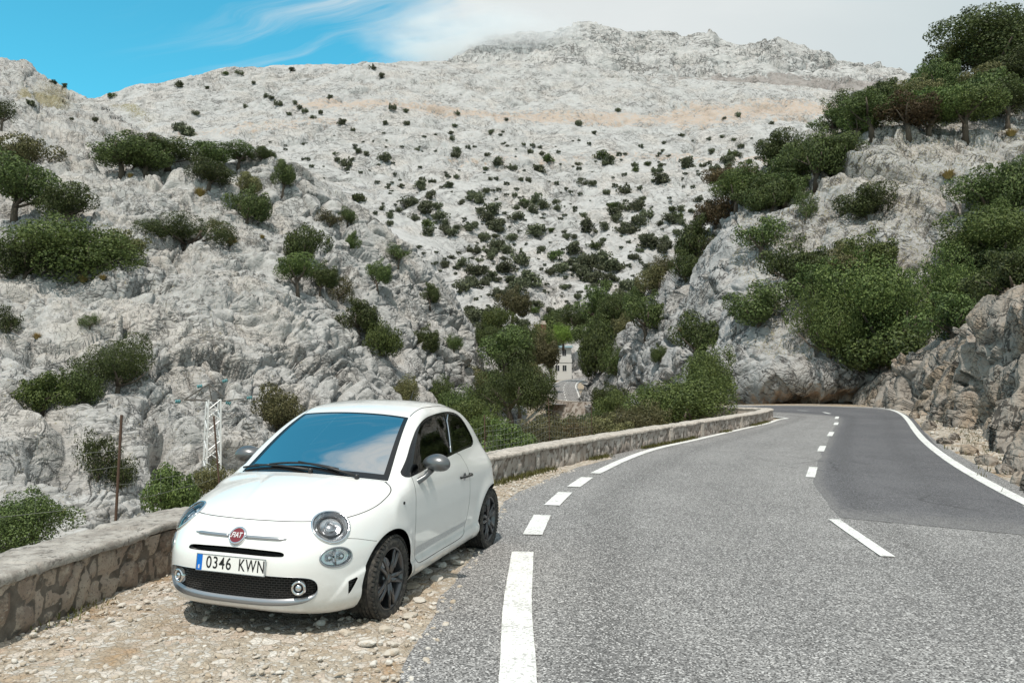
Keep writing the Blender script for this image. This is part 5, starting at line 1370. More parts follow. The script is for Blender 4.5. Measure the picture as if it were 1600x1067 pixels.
# bottom of the valley
for u, v, w_, h_, D, mt, lb in ((800, 660, 120, 112, 62, OAK, 'big round dark oak behind the tail of the car, beyond the parapet'),
    (742, 668, 70, 56, 50, GREEN, 'green oak right behind the car tail'), (765, 690, 60, 60, 36, GREEN, 'fresh green bush against the wire fence beside the car'),
    (790, 575, 80, 66, 96, OAK, 'dark oak at the toe of the ridge above the big round oak'), (765, 545, 40, 42, 108, OAK, 'small oak at the very toe of the ridge'),
    (806, 588, 56, 74, 98, OAK, 'dark oak left of the brick chimney'), (812, 640, 60, 56, 80, OAK, 'oak left of the far bend in the road'),
    (938, 600, 60, 96, 116, OAK, 'tall dark oak overhanging the far road on its right'), (918, 545, 56, 44, 138, OAK, 'dark oak above the far road behind the overhanging one'),
    (944, 540, 50, 60, 128, OAK, 'dark oak filling the notch right of the far road'), (880, 540, 40, 34, 190, BRIGHT, 'small bright green tree beside the white house'),
    (812, 545, 50, 42, 150, OAK, 'oak on the slope left of the chimney'), (872, 516, 50, 34, 215, OAK, 'dark crown just above the chimney'),
    (900, 515, 60, 36, 165, OAK, 'flat dark crown above the white house'), (958, 500, 44, 46, 128, OAK, 'dark oak high in the notch beside the right hill')):
    T(u, v, w_, h_, 'mid' if w_ < 100 else 'big', mt, lb, .1, None, 'tree', D, sink=.4)
T(862, 592, 22, 78, 'tall', GREEN, 'pale feathery poplar in front of the chimney', .08, None, 'tree', 150, name='poplar_tree')
lab = ['leafy bush behind the parapet, %s' % q for q in ('next to the wire fence', 'second to the right of the fence', 'brownish and low in the middle of the row', 'in the middle of the row, taller than its neighbours', 'olive and loose, right of the middle', 'below the far bend of the road', 'under the far parapet, rounded', 'dark and low right of the far bend', 'olive, left of the large green bush')]
for k, (u, v, w_, h_, D, mt, kd) in enumerate(((790, 722, 92, 66, 17, GREEN, 'mid'), (842, 715, 92, 60, 20, OLIVE, 'mid'), (880, 706, 74, 54, 22, RUST, 'thin'), (905, 704, 84, 58, 24, OLIVE, 'mid'), (940, 698, 84, 54, 25, OLIVE, 'mid'), (868, 690, 90, 46, 34, OLIVE, 'mid'), (925, 682, 80, 44, 36, OAK, 'mid'), (975, 684, 84, 50, 30, OLIVE, 'mid'), (1005, 676, 70, 52, 31, OLIVE, 'mid'))):
    T(u, v, w_, h_, kd, mt, lab[k], 0, None, D=D, group='bushes behind the parapet')
T(1062, 672, 150, 92, 'big', GREEN, 'large green bush inside the hairpin parapet', 0, None, D=35.5)
T(1102, 660, 80, 128, 'big', GREEN, 'tall green tree at the hairpin against the right hill', .1, None, 'tree', D=39)
T(1020, 655, 70, 44, 'mid', GREEN, 'low green bush left of the large one at the hairpin', 0, None, D=38)
T(1092, 560, 84, 74, 'mid', OAK, 'dark oak on the foot of the right hill above the tall green tree', .1, R_)
# right hillside
for u, v, w_, h_, kd, mt, tr, lb in (
    (1560, 135, 170, 120, 'big', OAK, .15, 'large dark oak on the skyline at upper right'), (1608, 80, 90, 66, 'mid', OAK, .1, 'dark oak cut by the picture edge on the top right skyline'),
    (1490, 118, 70, 52, 'mid', OAK, .15, 'smaller dark oak on the skyline left of the large one'), (1502, 92, 56, 40, 'mid', OAK, .2, 'topmost little oak of the skyline group'),
    (1412, 132, 60, 46, 'mid', RUST, .1, 'brownish oak crown standing up on the skyline'), (1385, 168, 70, 46, 'mid', OAK, .1, 'dark oak below the brownish skyline crown'),
    (1330, 190, 70, 46, 'mid', OAK, .35, 'flat dark oak with open stems at the left end of the upper grove'), (1262, 190, 30, 18, 'mid', OAK, 0, 'tiny flat shrub left of the upper grove'),
    (1362, 210, 96, 62, 'mid', OAK, .3, 'oak of the upper grove standing on several thin stems'), (1420, 212, 90, 62, 'mid', RUST, .25, 'brown tinged oak in the middle of the upper grove'),
    (1450, 210, 90, 66, 'mid', GREEN, .35, 'bright green oak in the upper grove with trunk in shade'), (1508, 212, 110, 74, 'mid', GREEN, .4, 'green oak with a stout trunk at the edge of the bare rock'),
    (1575, 200, 84, 70, 'mid', OAK, .45, 'oak with a single trunk near the right edge of the upper grove'), (1545, 170, 100, 62, 'mid', OAK, .1, 'dark oak between the upper grove and the skyline'),
    (1275, 282, 92, 84, 'mid', OAK, .1, 'dark oak on the left shoulder below the upper grove'), (1214, 270, 60, 66, 'mid', OAK, .2, 'dark oak at the left outline of the right hill, upper part'),
    (1235, 305, 60, 50, 'mid', OAK, .1, 'dark shrub under the left shoulder oak'), (1172, 305, 72, 52, 'mid', OAK, .1, 'oak on the left outline of the right hill, middle part'), (1200, 300, 56, 30, 'mid', GREEN, 0, 'greener low shrub beside the left outline oak'),
    (1118, 355, 62, 58, 'mid', RUST, .1, 'brownish oak on the left outline of the right hill'), (1090, 405, 64, 70, 'mid', OAK, .05, 'dark oak below the brownish one on the left outline'), (1072, 440, 50, 54, 'mid', OAK, 0, 'lowest dark shrub of the chain down the left outline'),
    (1258, 345, 38, 58, 'thin', OAK, 0, 'narrow shrub in a cleft of the right hill'), (1352, 340, 82, 58, 'mid', OAK, 0, 'round shrub in the middle of the bare upper rock'),
    (1190, 400, 84, 62, 'thin', OAK, .15, 'loose shrub spread over the left rock face'), (1236, 450, 96, 82, 'mid', OAK, .05, 'dark bush left of the largest bush'), (1185, 508, 90, 72, 'mid', OAK, .05, 'dark bush low on the left rock face'),
    (1010, 520, 74, 66, 'mid', OAK, .1, 'dark oak half way down the left spur'), (962, 585, 44, 52, 'mid', OAK, 0, 'small dark shrub at the end of the left spur'), (1032, 565, 26, 30, 'mid', OAK, 0, 'tiny shrub on the pale slab of the left spur'), (960, 520, 50, 56, 'mid', OAK, .1, 'dark oak behind the end of the left spur'),
    (1375, 550, 170, 160, 'big', GREEN, 0, 'largest bush, fresh green, hanging over the road at the bend'), (1295, 555, 110, 110, 'big', GREEN, 0, 'green bush at the left end of the largest bush'), (1465, 500, 130, 120, 'big', GREEN, 0, 'green bush between the largest bush and the right picture edge'),
    (1345, 425, 90, 70, 'mid', GREEN, 0, 'bush rising behind the largest bush'), (1300, 440, 80, 60, 'mid', OLIVE, 0, 'olive bush left above the largest bush'),
    (1540, 330, 100, 70, 'mid', OAK, 0, 'dark bush under the pale boulders at right'), (1590, 330, 90, 90, 'mid', OAK, .05, 'dark oak at the right picture edge, upper'), (1560, 420, 150, 100, 'big', GREEN, 0, 'large green bush at the right picture edge'),
    (1600, 480, 120, 110, 'big', OAK, 0, 'dark oak at the right picture edge above the roadside rock'), (1530, 470, 90, 80, 'mid', OAK, 0, 'dark bush above the top of the roadside rock')):
    T(u, v, w_, h_, kd, mt, lb, tr, R_)
xr = random.Random(21)
belt = [(1585,175),(1540,150),(1490,168),(1460,190),(1400,185),(1340,222),(1305,215),(1290,250),(1262,262),(1240,285),(1225,320),(1190,322),(1150,330),(1145,300),(1205,330),(1310,262),(1430,170),(1520,185),(1595,140),(1540,105),(1580,110)]
for k, (u, v) in enumerate(belt):
    T(u, v, xr.uniform(52, 86), xr.uniform(42, 60), 'mid', xr.choice((OAK, OAK, OAK, OLIVE, RUST, GREEN)), 'oak in the unbroken belt up the left outline and skyline of the right hill', xr.choice((.05, .15, .25)), R_, 'tree', group='oaks filling the belt on the right hill', name='oak_tree')
for k, (u, v, w_, h_) in enumerate(((1462,142,60,56),(1482,128,64,66),(1512,118,70,72),(1536,112,76,74),(1562,106,80,76),(1592,100,84,74),(1440,150,50,44),(1630,96,90,80))):
    T(u, v, w_, h_, 'mid', (OAK, GREEN, OAK, RUST)[k % 4], 'oak of the dense rounded grove crowning the top right skyline', .08, R_, 'tree', group='oaks crowning the right skyline', name='oak_tree')
for k, (u, v) in enumerate(((1420,520),(1500,440),(1270,470),(1570,380),(1530,400))):
    T(u, v, xr.uniform(60, 100), xr.uniform(54, 76), 'mid', xr.choice((OAK, GREEN, OAK)), 'dark bush in the thicket above the bend on the right hill', .05, R_, 'bush', group='thicket above the bend', name='bush')
for k, (u, v, D) in enumerate(((720,650,70),(775,640,85),(745,620,100),(800,610,100),(820,600,115),(870,545,215),(930,575,122),(985,530,118),(1000,490,122),(1030,470,118),(1040,440,120),(780,520,130),(836,578,135),(832,562,160),(955,655,60),(800,500,150),(930,505,160),(955,640,84))):
    T(u, v, xr.uniform(48, 72), xr.uniform(42, 58), 'mid', xr.choice((OAK, OAK, GREEN, OLIVE)), 'oak in the dense wood filling the valley between parapet and far slope', .1, None, 'tree', D, group='oaks of the valley wood', sink=.5, name='oak_tree')
for u, v, D, w_, h_, mt, lb in ((1400, 575, 52, 150, 70, OAK, 'dark bush in the hollow behind the roadside rock'), (1490, 525, 44, 120, 70, OAK, 'dark bush behind the crest of the roadside rock'), (1580, 470, 36, 130, 80, OAK, 'dark bush hanging over the top of the roadside rock')):
    T(u, v, w_, h_, 'mid', mt, lb, 0, None, D=D)
# shrubs dotted over the slope at the back
sr = random.Random(5); done = []
def slope_shrub(u, v, wpx, label, group):
    h = first_hit(u, v)
    if h is None or h[2] != 'mountain_slope': return False
    w_ = 1.12*wpx*h[0].y/FPX
    plant(h[0], w_, w_*sr.uniform(.55, .85), 'far', FARL if sr.random() < .92 else OAK, label, 'shrub', group, sink=.08*w_); return True
zones = ((180, 640, 112, 200, 26, 9, 15, 'small dark shrub on the highest pale slope under the skyline', 'shrubs under the skyline'),
         (640, 1240, 172, 240, 22, 8, 14, 'small dark shrub on the pale band under the long reddish soil strip', 'shrubs under the soil strip'),
         (480, 1190, 240, 320, 62, 10, 26, 'dark shrub on the upper half of the far slope', 'shrubs on the upper far slope'),
         (560, 1120, 320, 410, 92, 12, 32, 'dark shrub scattered over the middle of the far slope', 'shrubs on the middle far slope'),
         (640, 1060, 410, 530, 85, 13, 38, 'dark shrub on the lower far slope above the valley', 'shrubs on the lower far slope'))
for u0, u1, v0, v1, n, s0, s1, lb, gr in zones:
    k = 0; tries = 0; seeds = [(sr.uniform(u0, u1), sr.uniform(v0, v1)) for _ in range(n//3)]
    while k < n and tries < n*12:
        tries += 1
        if sr.random() < .6: u, v = sr.uniform(u0, u1), sr.uniform(v0, v1)
        else:
            a, b2 = sr.choice(seeds); g_ = sr.gauss(0, 24); u, v = a+g_, b2+.45*g_+sr.gauss(0, 7)
        if any(abs(u-q[0]) < 8 and abs(v-q[1]) < 6 for q in done): continue
        wp = s0+(s1-s0)*sr.random()**1.8
        if slope_shrub(u, v, wp, lb, gr): done.append((u, v)); k += 1
for u, v, w_ in ((83, 132, 13), (101, 136, 10), (123, 140, 7), (280, 205, 26), (292, 213, 30), (210, 222, 22), (240, 218, 20), (48, 165, 16), (112, 188, 8), (148, 190, 14)):
    h = first_hit(u, v)
    if h is not None:
        w2 = w_*h[0].y/FPX; plant(h[0], w2, w2*.7, 'far', FARL, 'small dark shrub near the left skyline notch', 'shrub', 'shrubs by the skyline notch', sink=.1*w2)
# the many smaller shrubs that cannot be told apart, as one sheet of scrub
tiny = crown_mesh('scrub', 900, 90, .11, 'round'); tv = np.empty(len(tiny.vertices)*3, np.float32); tiny.vertices.foreach_get('co', tv); tv = tv.reshape(-1, 3); bpy.data.meshes.remove(tiny)
VS = []; n_ = 0
while n_ < 420:
    u = sr.uniform(330, 1230); v = 200+330*sr.random()**.75
    if v > 300 and (u < 480 or u > 1160): continue
    h = first_hit(u, v)
    if h is None or h[2] != 'mountain_slope': continue
    w2 = sr.uniform(4, 11)*h[0].y/FPX; c_, s_ = math.cos(u), math.sin(u); q = tv*np.array([w2, w2*.9, w2*sr.uniform(.5, .8)])
    VS.append(np.stack([q[:, 0]*c_-q[:, 1]*s_, q[:, 0]*s_+q[:, 1]*c_, q[:, 2]-.08*w2], 1)+np.array(h[0])); n_ += 1
VS = np.concatenate(VS); o = np_mesh('scrub', VS, np.arange(len(VS)).reshape(-1, 4), FARL, smooth=False); tag(o, 'fine low scrub sprinkled between the larger shrubs of the far slope', 'scrub', kind='stuff')
# tufts of dry grass
m, nt, b = new_mat('dry yellow grass'); N = NT(nt); oi = N.n('ShaderNodeObjectInfo')
N.put(b.inputs['Base Color'], N.mix(oi.outputs['Random'], (.30, .23, .075), (.36, .25, .10))); b.inputs['Roughness'].default_value = .9; STRAW = m
def tuft_mesh(seed, n=240, spread=.55):
    r = np.random.default_rng(seed); a = r.uniform(0, 2*np.pi, n); e = r.uniform(.15, 1, n); L = r.uniform(.5, 1.0, n); rad = r.uniform(0, .16, n)
    b0 = np.stack([np.cos(a)*rad, np.sin(a)*rad, 0*a-.05], 1); d = np.stack([np.cos(a)*e*spread, np.sin(a)*e*spread, 1-.35*e], 1); sd = np.stack([-np.sin(a), np.cos(a), 0*a], 1)*.022
    mid = b0+d*L[:, None]*.55; tip = b0+d*L[:, None]-np.stack([0*a, 0*a, .25*e*L], 1)+np.stack([np.cos(a), np.sin(a), 0*a], 1)*(.18*e*L)[:, None]
    V = np.stack([b0-sd, b0+sd, mid+sd*.8, mid-sd*.8, tip], 1).reshape(-1, 3); i = np.arange(n)*5
    me = bpy.data.meshes.new('grass_tuft'); me.from_pydata(V.tolist(), [], np.stack([i, i+1, i+2, i+3], 1).tolist()+np.stack([i+3, i+2, i+4], 1).tolist()); me.materials.append(STRAW); return me
TUFT = [tuft_mesh(k) for k in range(3)]
for k, (u, v, w_, lb) in enumerate(((312, 306, 34, 'round yellow grass tuft at the ridge edge below the high ledge'), (58, 528, 24, 'orange yellow grass tuft on the bare rock at far left'), (130, 440, 28, 'dry grass tuft under the large spreading green shrub'), (160, 436, 22, 'small dry tuft right below the large spreading green shrub'),
    (362, 382, 34, 'dry grass tuft right of the wide flat dark shrub'), (56, 318, 20, 'yellow grass tuft between the two dark crowns at upper left'), (138, 308, 14, 'small yellow tuft on the rock right of the upper left crowns'), (204, 277, 18, 'yellow tuft under the leftmost ledge oak'), (230, 276, 14, 'little yellow tuft right of the leftmost ledge oak'),
    (1580, 212, 30, 'yellow grass tuft beside the trunk at the right edge'), (1482, 278, 36, 'yellow grass tuft on the pale boulders at right'), (1068, 520, 30, 'dry hanging grass under the overhang of the left spur'), (410, 372, 16, 'small dry tuft below the compact dark oak'), (100, 800, 18, 'brown tuft on the rock behind the wall'))):
    h = first_hit(u, v)
    if h is None: continue
    w2 = w_*h[0].y/FPX; o = bpy.data.objects.new('grass_tuft', TUFT[k % 3]); COL.objects.link(o); o.location = h[0]-Vector((0, 0, .05)); o.scale = (w2*.8, w2*.8, w2*.62); o.rotation_euler = (0, 0, k); tag(o, lb, 'grass tuft')
# ------------------------------------------------------------------ mast, fences, house and small things
STEEL = simple('galvanised steel', (.74, .75, .75), .5, .2); RUSTY = simple('rusty iron', (.085, .048, .032), .85)
GLASSI = simple('teal glass insulator', (.10, .27, .29), .2, 0, .6); WIRE = simple('galvanised wire', (.30, .31, .29), .6, .5)
def pylon():
    D = 32.0; c = dp(331, 745, D); top = dp(331, 624, D)[2]; z0 = -8.0
    root = empty('power_mast', (c[0], c[1], z0)); tag(root, 'steel lattice power mast with teal insulators behind the wall left of the car', 'power mast')
    H = top-z0; w = .24; Mz = Matrix.Rotation(R(33), 4, 'Z')
    bm = bmesh.new(); cor = [Vector((sx*w, sy*w, 0)) for sx, sy in ((-1, -1), (1, -1), (1, 1), (-1, 1))]
    cor = [Mz@q for q in cor]
    for q in cor: add_bar(bm, q*1.5+Vector((0, 0, 0)), q+Vector((0, 0, H)), .042, 4)
    n = int(H/.42)
    for k in range(n):
        za, zb = H*k/n, H*(k+1)/n; fa, fb = 1.5-.5*k/n, 1.5-.5*(k+1)/n
        for j in range(4):
            a, b2 = cor[j], cor[(j+1) % 4]
            if (k+j) % 2: a, b2 = b2, a
            add_bar(bm, a*fa+Vector((0, 0, za)), b2*fb+Vector((0, 0, zb)), .022, 4)
    bm_obj('lattice', bm, STEEL, root)
    loc = Vector((c[0], c[1], z0)); px = lambda u, v, d=0: Vector(dp(u, v, D+d))-loc
    bm = bmesh.new()
    add_bar(bm, px(288, 624.5), px(360, 626.5), .035, 6); add_bar(bm, px(288, 624.5), px(326, 600), .028, 6); add_bar(bm, px(326, 600), px(352, 622), .022, 6)
    add_bar(bm, px(326, 600), px(331, 626), .022, 6); add_bar(bm, px(304, 624), px(312, 611), .016, 4); add_bar(bm, px(352, 626, .3), px(384, 622, 1.2), .018, 6); add_bar(bm, px(326, 600), px(346, 598, .8), .018, 6)
    bm_obj('cross_arm', bm, simple('dark weathered steel', (.12, .11, .10), .7, .4), root)
    for u, v, du, dv in ((281, 627, -6, .5), (315, 603, -5, 1), (354, 629, 5, 1.5), (349, 596, 6, -2), (387, 622, 6, -1)):
        bm = bmesh.new(); a = px(u, v); b2 = px(u+du, v+dv); d = (b2-a).normalized(); q = d.to_track_quat('Z', 'Y').to_matrix().to_4x4()
        for k in range(3):
            lathe(bm, [(0, -.025), (.025, -.025), (.075, -.012), (.085, .01), (.045, .016), (.025, .03), (0, .034)], 14, Matrix.Translation(a+d*(.075*k))@q)
        bm_obj('insulator', bm, GLASSI, root, True)
    # twisted conductors leaving the arm towards the left and right
pylon()
def fence(name, posts, label, nw, gap, zlo, zhi, mat_post, pr):
    a0 = Vector(posts[0][0]); root = empty(name, a0); tag(root, label, 'fence')
    for a, b2 in posts:
        bm = bmesh.new(); add_bar(bm, Vector(a)-a0, Vector(b2)-a0, pr, 8); bm_obj('post', bm, mat_post, root)
    bm = bmesh.new()
    for (a, b2), (c, d) in zip(posts, posts[1:]):
        a, b2, c, d = map(Vector, (a, b2, c, d)); L = (c-a).length; rows = []
        for k in range(nw):
            f = zlo+(zhi-zlo)*k/(nw-1); p = a.lerp(b2, f)-a0; q = c.lerp(d, f)-a0
            pts = [p.lerp(q, t)-Vector((0, 0, .05*math.sin(math.pi*t)+.012*math.sin(9*t+k))) for t in np.linspace(0, 1, 9)]; rows.append(pts)
            add_tube(bm, pts, .0016, 4)
        nv = max(2, int(L/gap))
        for j in range(nv+1):
            t = j/nv; i0 = min(7, int(t*8)); f = t*8-i0
            add_tube(bm, [r_[i0].lerp(r_[i0+1], f) for r_ in rows], .0012, 4)
    bm_obj('wire_mesh', bm, WIRE, root)
fence('wire_fence', [(dp(-320, 900, 5.2), dp(-320, 640, 5.2)), (dp(180, 826, 7.6), dp(190, 648, 7.6)), (dp(344, 775, 11.5), dp(334, 650, 11.5))], 'sagging wire fence on two rusty posts behind the stone wall at left', 6, .42, .25, .97, RUSTY, .014)
fence('wire_fence', [(dp(700, 735, 10.8), dp(700, 650, 10.8)), (dp(758, 735, 12.6), dp(757, 648, 12.6)), (dp(859, 708, 16.5), dp(857, 622, 16.5)), (dp(925, 700, 20), dp(924, 632, 20))], 'fine wire mesh fence in front of the bushes behind the car', 8, .20, .10, .80, RUSTY, .009)
# house, chimney and sign at the far bend
def house():
    D = 205; p = dp(874, 585, D); z1 = dp(874, 541, D)[2]; root = empty('white_house', p); tag(root, 'white house with a pale blue flat roof half hidden by trees above the far road', 'house')
    Wt = simple('white render', (.60, .60, .58), .8); H = z1-p[2]
    bm = bmesh.new(); add_box(bm, (-3.6, 0, -1.5), (3.2, 7, H-.4)); add_box(bm, (-3.6, -1.3, -1.5), (3.2, -.003, H*.42)); bm_obj('wall', bm, Wt, root)
    bm = bmesh.new(); add_box(bm, (-3.9, -.9, H-.397), (3.5, 7.3, H+.1)); bm_obj('roof', bm, simple('pale blue roof paint', (.28, .42, .48), .5), root)
    bm = bmesh.new(); add_box(bm, (-3.65, -1.45, H*.423), (3.25, -1.302, H*.56)); bm_obj('balcony', bm, Wt, root)
    dk = simple('dark window glass', (.03, .035, .04), .15); fr = simple('window frame', (.55, .56, .55), .6)
    for x in (-2.4, -.6, 1.3):
        for z0, z1_, y in ((H*.66, H*.88, -.03), (H*.12, H*.32, -1.33)):
            bm = bmesh.new(); add_box(bm, (x-.5, y, z0), (x+.5, y+.02, z1_)); w_ = bm_obj('window', bm, dk, root)
            bm = bmesh.new()
            for lo_, hi_ in (((x-.58, z0-.08), (x+.58, z0)), ((x-.58, z1_), (x+.58, z1_+.08)), ((x-.58, z0), (x-.5, z1_)), ((x+.5, z0), (x+.58, z1_)), ((x-.03, z0), (x+.03, z1_))):
                add_box(bm, (lo_[0], y-.03, lo_[1]), (hi_[0], y+.018, hi_[1]))
            bm_obj('frame', bm, fr, w_)
house()
D = 196; p = dp(849, 556, D); zt = dp(849, 507, D)[2]-p[2]
m, nt, b = new_mat('rust red brick'); N = NT(nt); br = N.n('ShaderNodeTexBrick'); N.put(br.inputs['Vector'], N.mapping(N.obj(), rot=(R(90), 0, 0))); br.inputs['Scale'].default_value = 2.2
br.inputs['Color1'].default_value = (.17, .065, .04, 1); br.inputs['Color2'].default_value = (.23, .10, .06, 1); br.inputs['Mortar'].default_value = (.30, .22, .17, 1); N.put(b.inputs['Base Color'], br.outputs[0]); b.inputs['Roughness'].default_value = .9
ch = empty('brick_chimney', p); tag(ch, 'tall square rust red brick chimney rising from the trees left of the white house', 'chimney')
bm = bmesh.new(); bmesh.ops.create_cone(bm, cap_ends=True, segments=4, radius1=1.15, radius2=.86, depth=zt+2, matrix=Matrix.Translation((0, 0, zt/2-1))@Matrix.Rotation(R(45), 4, 'Z')); bm_obj('shaft', bm, m, ch)
bm = bmesh.new(); add_box(bm, (-.74, -.74, zt+.003), (.74, .74, zt+.35)); add_box(bm, (-.5, -.5, zt+.353), (.5, .5, zt+.9)); bm_obj('cap', bm, simple('pale cap stone', (.45, .40, .35), .9), ch)
p = dp(850, 603, 138); sg = empty('road_sign', p); tag(sg, 'small triangular road sign at the left edge of the far road', 'road sign')
bm = bmesh.new(); add_bar(bm, (0, 0, -1), (0, 0, 1.9), .045, 8); bm_obj('pole', bm, STEEL, sg)
bm = bmesh.new(); bmesh.ops.create_cone(bm, cap_ends=True, segments=3, radius1=.62, radius2=.62, depth=.04, matrix=Matrix.Translation((0, -.07, 1.75))@Matrix.Rotation(R(90), 4, 'X')@Matrix.Rotation(R(90), 4, 'Z')); bd = bm_obj('border', bm, simple('sign red', (.45, .03, .03), .5), sg)
bm = bmesh.new(); bmesh.ops.create_cone(bm, cap_ends=True, segments=3, radius1=.44, radius2=.44, depth=.02, matrix=Matrix.Translation((0, -.102, 1.75))@Matrix.Rotation(R(90), 4, 'X')@Matrix.Rotation(R(90), 4, 'Z')); bm_obj('face', bm, simple('sign white', (.7, .7, .68), .5), sg)
# white marker stone on the verge
p = gp(1453, 650); mk = empty('marker_stone', p); tag(mk, 'short white marker stone with rounded top at the foot of the roadside rock', 'marker stone')
bm = bmesh.new(); add_box(bm, (-.10, -.07, -.15), (.10, .07, .30), .05); o = bm_obj('post', bm, simple('chalky white paint', (.70, .69, .65), .8), mk, True)
bm = bmesh.new(); add_box(bm, (-.103, -.073, -.15), (.103, .073, .03), .02); bm_obj('base_band', bm, simple('grey stone', (.32, .30, .28), .9), mk, True)
# ------------------------------------------------------------------ stones and weeds
def pebble_cloud(pts, sizes, seed, flat=.55):
    r = np.random.default_rng(seed); bm = bmesh.new(); bmesh.ops.create_icosphere(bm, subdivisions=2, radius=1); bV = np.array([v.co[:] for v in bm.verts]); bF = np.array([[v.index for v in f.verts] for f in bm.faces]); bm.free()
    n = len(pts); k = len(bV); out = np.empty((n, k, 3))
    # a handful of knobbly shapes, each stone turned and squashed its own way
    forms = []
    for q in range(12):
        f1, f2, off, v1, v2 = cells(bV*1.3+q*7.3, q); forms.append(bV*(1+.30*fbm(bV*1.1+q*5, 2, q)[:, None]-.18*(v2[:, None]-.5)))
    a = r.uniform(0, 6.28, n); t = r.integers(0, 12, n); sx, sy, sz = r.uniform(.7, 1.3, n), r.uniform(.6, 1.0, n), r.uniform(.35, .8, n)*flat/.55
    for i in range(n):
        q = forms[t[i]]*np.array([sx[i], sy[i], sz[i]])*sizes[i]; c, s_ = math.cos(a[i]), math.sin(a[i]); tl = r.normal()*.18
        q = np.stack([q[:, 0]*c-q[:, 1]*s_, q[:, 0]*s_+q[:, 1]*c, q[:, 2]+q[:, 0]*tl], 1); out[i] = q+pts[i]
    F = (bF[None]+(np.arange(n)*k)[:, None, None]).reshape(-1, 3)
    return out.reshape(-1, 3), F, np.repeat(r.random(n), k)
m, nt, b = new_mat('broken limestone pieces'); N = NT(nt); P = N.pos(); at = N.attr('tone').outputs['Fac']; n1 = N.noise(P, 22, 5, .7)
col = N.mix(at, (.40, .34, .265), (.60, .575, .53)); col = N.mix(N.math('MULTIPLY', N.ramp(n1, .48, .66), .55), col, (.40, .29, .19)); N.put(b.inputs['Base Color'], col); b.inputs['Roughness'].default_value = .95; N.put(b.inputs['Normal'], N.bump(n1, .8, .008)); STONE = m
pr_ = np.random.default_rng(31); pts = []; szs = []
while len(pts) < 9000:
    y = 2.2+12*pr_.random()**1.6; x = pr_.uniform(wall_x(y)+.03, np.interp(y, gl[:, 1], gl[:, 0])+.12)
    dens = .25+.75*sstep(-.1, .35, float(fbm(np.array([[x/.8, y/.8, 0]]), 3, 61)[0]))
    if x-wall_x(y) < .45: dens = 1
    if pr_.random() > dens: continue
    s_ = .005+.021*pr_.random()**5; pts.append((x, y, -.004+.25*s_)); szs.append(s_)
Vp, Fp, tn = pebble_cloud(np.array(pts), np.array(szs), 5)
o = np_mesh('loose_gravel', Vp, Fp, STONE, smooth=False); tag(o, 'loose pale limestone gravel strewn over the lay-by', 'gravel', kind='stuff'); o.data.attributes.new('tone', 'FLOAT', 'POINT').data.foreach_set('value', tn.astype(np.float32))
pts = []; szs = []
while len(pts) < 2200:
    y = 6+30*pr_.random()**1.3; e = np.interp(y, ry[:, 1], ry[:, 0])+.40; x = e+pr_.random()**.8*3.2
    s_ = .012+.07*pr_.random()**4; pts.append((x, y, -.01+.3*s_)); szs.append(s_)
Vp, Fp, tn = pebble_cloud(np.array(pts), np.array(szs), 6)
o = np_mesh('loose_gravel', Vp, Fp, STONE, smooth=False); tag(o, 'loose stones on the verge below the roadside rock', 'gravel', kind='stuff'); o.data.attributes.new('tone', 'FLOAT', 'POINT').data.foreach_set('value', tn.astype(np.float32))
for k, (u, v, w_) in enumerate(((642, 915, 34), (664, 893, 30), (628, 938, 26), (700, 872, 34), (682, 905, 26), (655, 938, 30), (716, 880, 26), (640, 962, 28), (600, 985, 34), (668, 925, 18), (690, 884, 20), (574, 1005, 30), (612, 1020, 24), (735, 860, 16), (500, 975, 26), (540, 990, 22), (375, 985, 14))):
    c = gp(u, v); w2 = w_*c[1]/FPX/2
    Vp, Fp, tn = pebble_cloud(np.array([[0, 0, 0.]]), np.array([w2]), 50+k, .36); o = np_mesh('flat_stone', Vp, Fp, STONE, smooth=False)
    o.location = (c[0], c[1], .006); o.data.attributes.new('tone', 'FLOAT', 'POINT').data.foreach_set('value', tn.astype(np.float32))
    tag(o, 'broken flat limestone piece at the ragged asphalt edge beside the car', 'stone', 'broken stones along the asphalt edge')
for k, (u, v, w_) in enumerate(((1438, 668, 26), (1462, 690, 20), (1500, 706, 30), (1528, 722, 36), (1556, 735, 30), (1580, 752, 34), (1478, 684, 22), (1415, 650, 20))):
    c = gp(u+14, v+3); w2 = w_*c[1]/FPX/2
    Vp, Fp, tn = pebble_cloud(np.array([[0, 0, 0.]]), np.array([w2]), 80+k, .8); o = np_mesh('boulder', Vp, Fp, mS, smooth=False); o.location = (c[0], c[1], w2*.15)
    tag(o, 'fallen brown grey rock lying at the foot of the roadside rock', 'rock', 'fallen rocks on the verge')
def weed_strip(name, pts, n, hgt, mat, label, seed):
    r = np.random.default_rng(seed); p = np.array(pts); i = r.integers(0, len(p), n); b0 = p[i]+np.c_[r.normal(size=(n, 2))*.07, np.zeros(n)]; a = r.uniform(0, 6.28, n); L = hgt*r.uniform(.3, 1, n)
    d = np.stack([np.cos(a)*.5, np.sin(a)*.5, np.ones(n)], 1)*L[:, None]; sd = np.stack([-np.sin(a), np.cos(a), 0*a], 1)*(.05*L+.004)[:, None]
    V = np.stack([b0-sd, b0+sd, b0+d], 1).reshape(-1, 3); o = np_mesh(name, V, np.arange(len(V)).reshape(-1, 3), mat, smooth=False); tag(o, label, 'weeds', kind='stuff')
WEED = leaf_mat('weeds', (.10, .10, .03), (.25, .20, .07), .2)
k = [(x+.10, y, 0) for x, y in resample(WALL, .05) if 11.2 < y < 31 and fbm(np.array([[x/1.5, y/1.5, 0]]), 2, 4)[0] > -.12]
weed_strip('weeds', k, 5200, .10, WEED, 'low yellow green weeds along the foot of the sunlit parapet', 3)
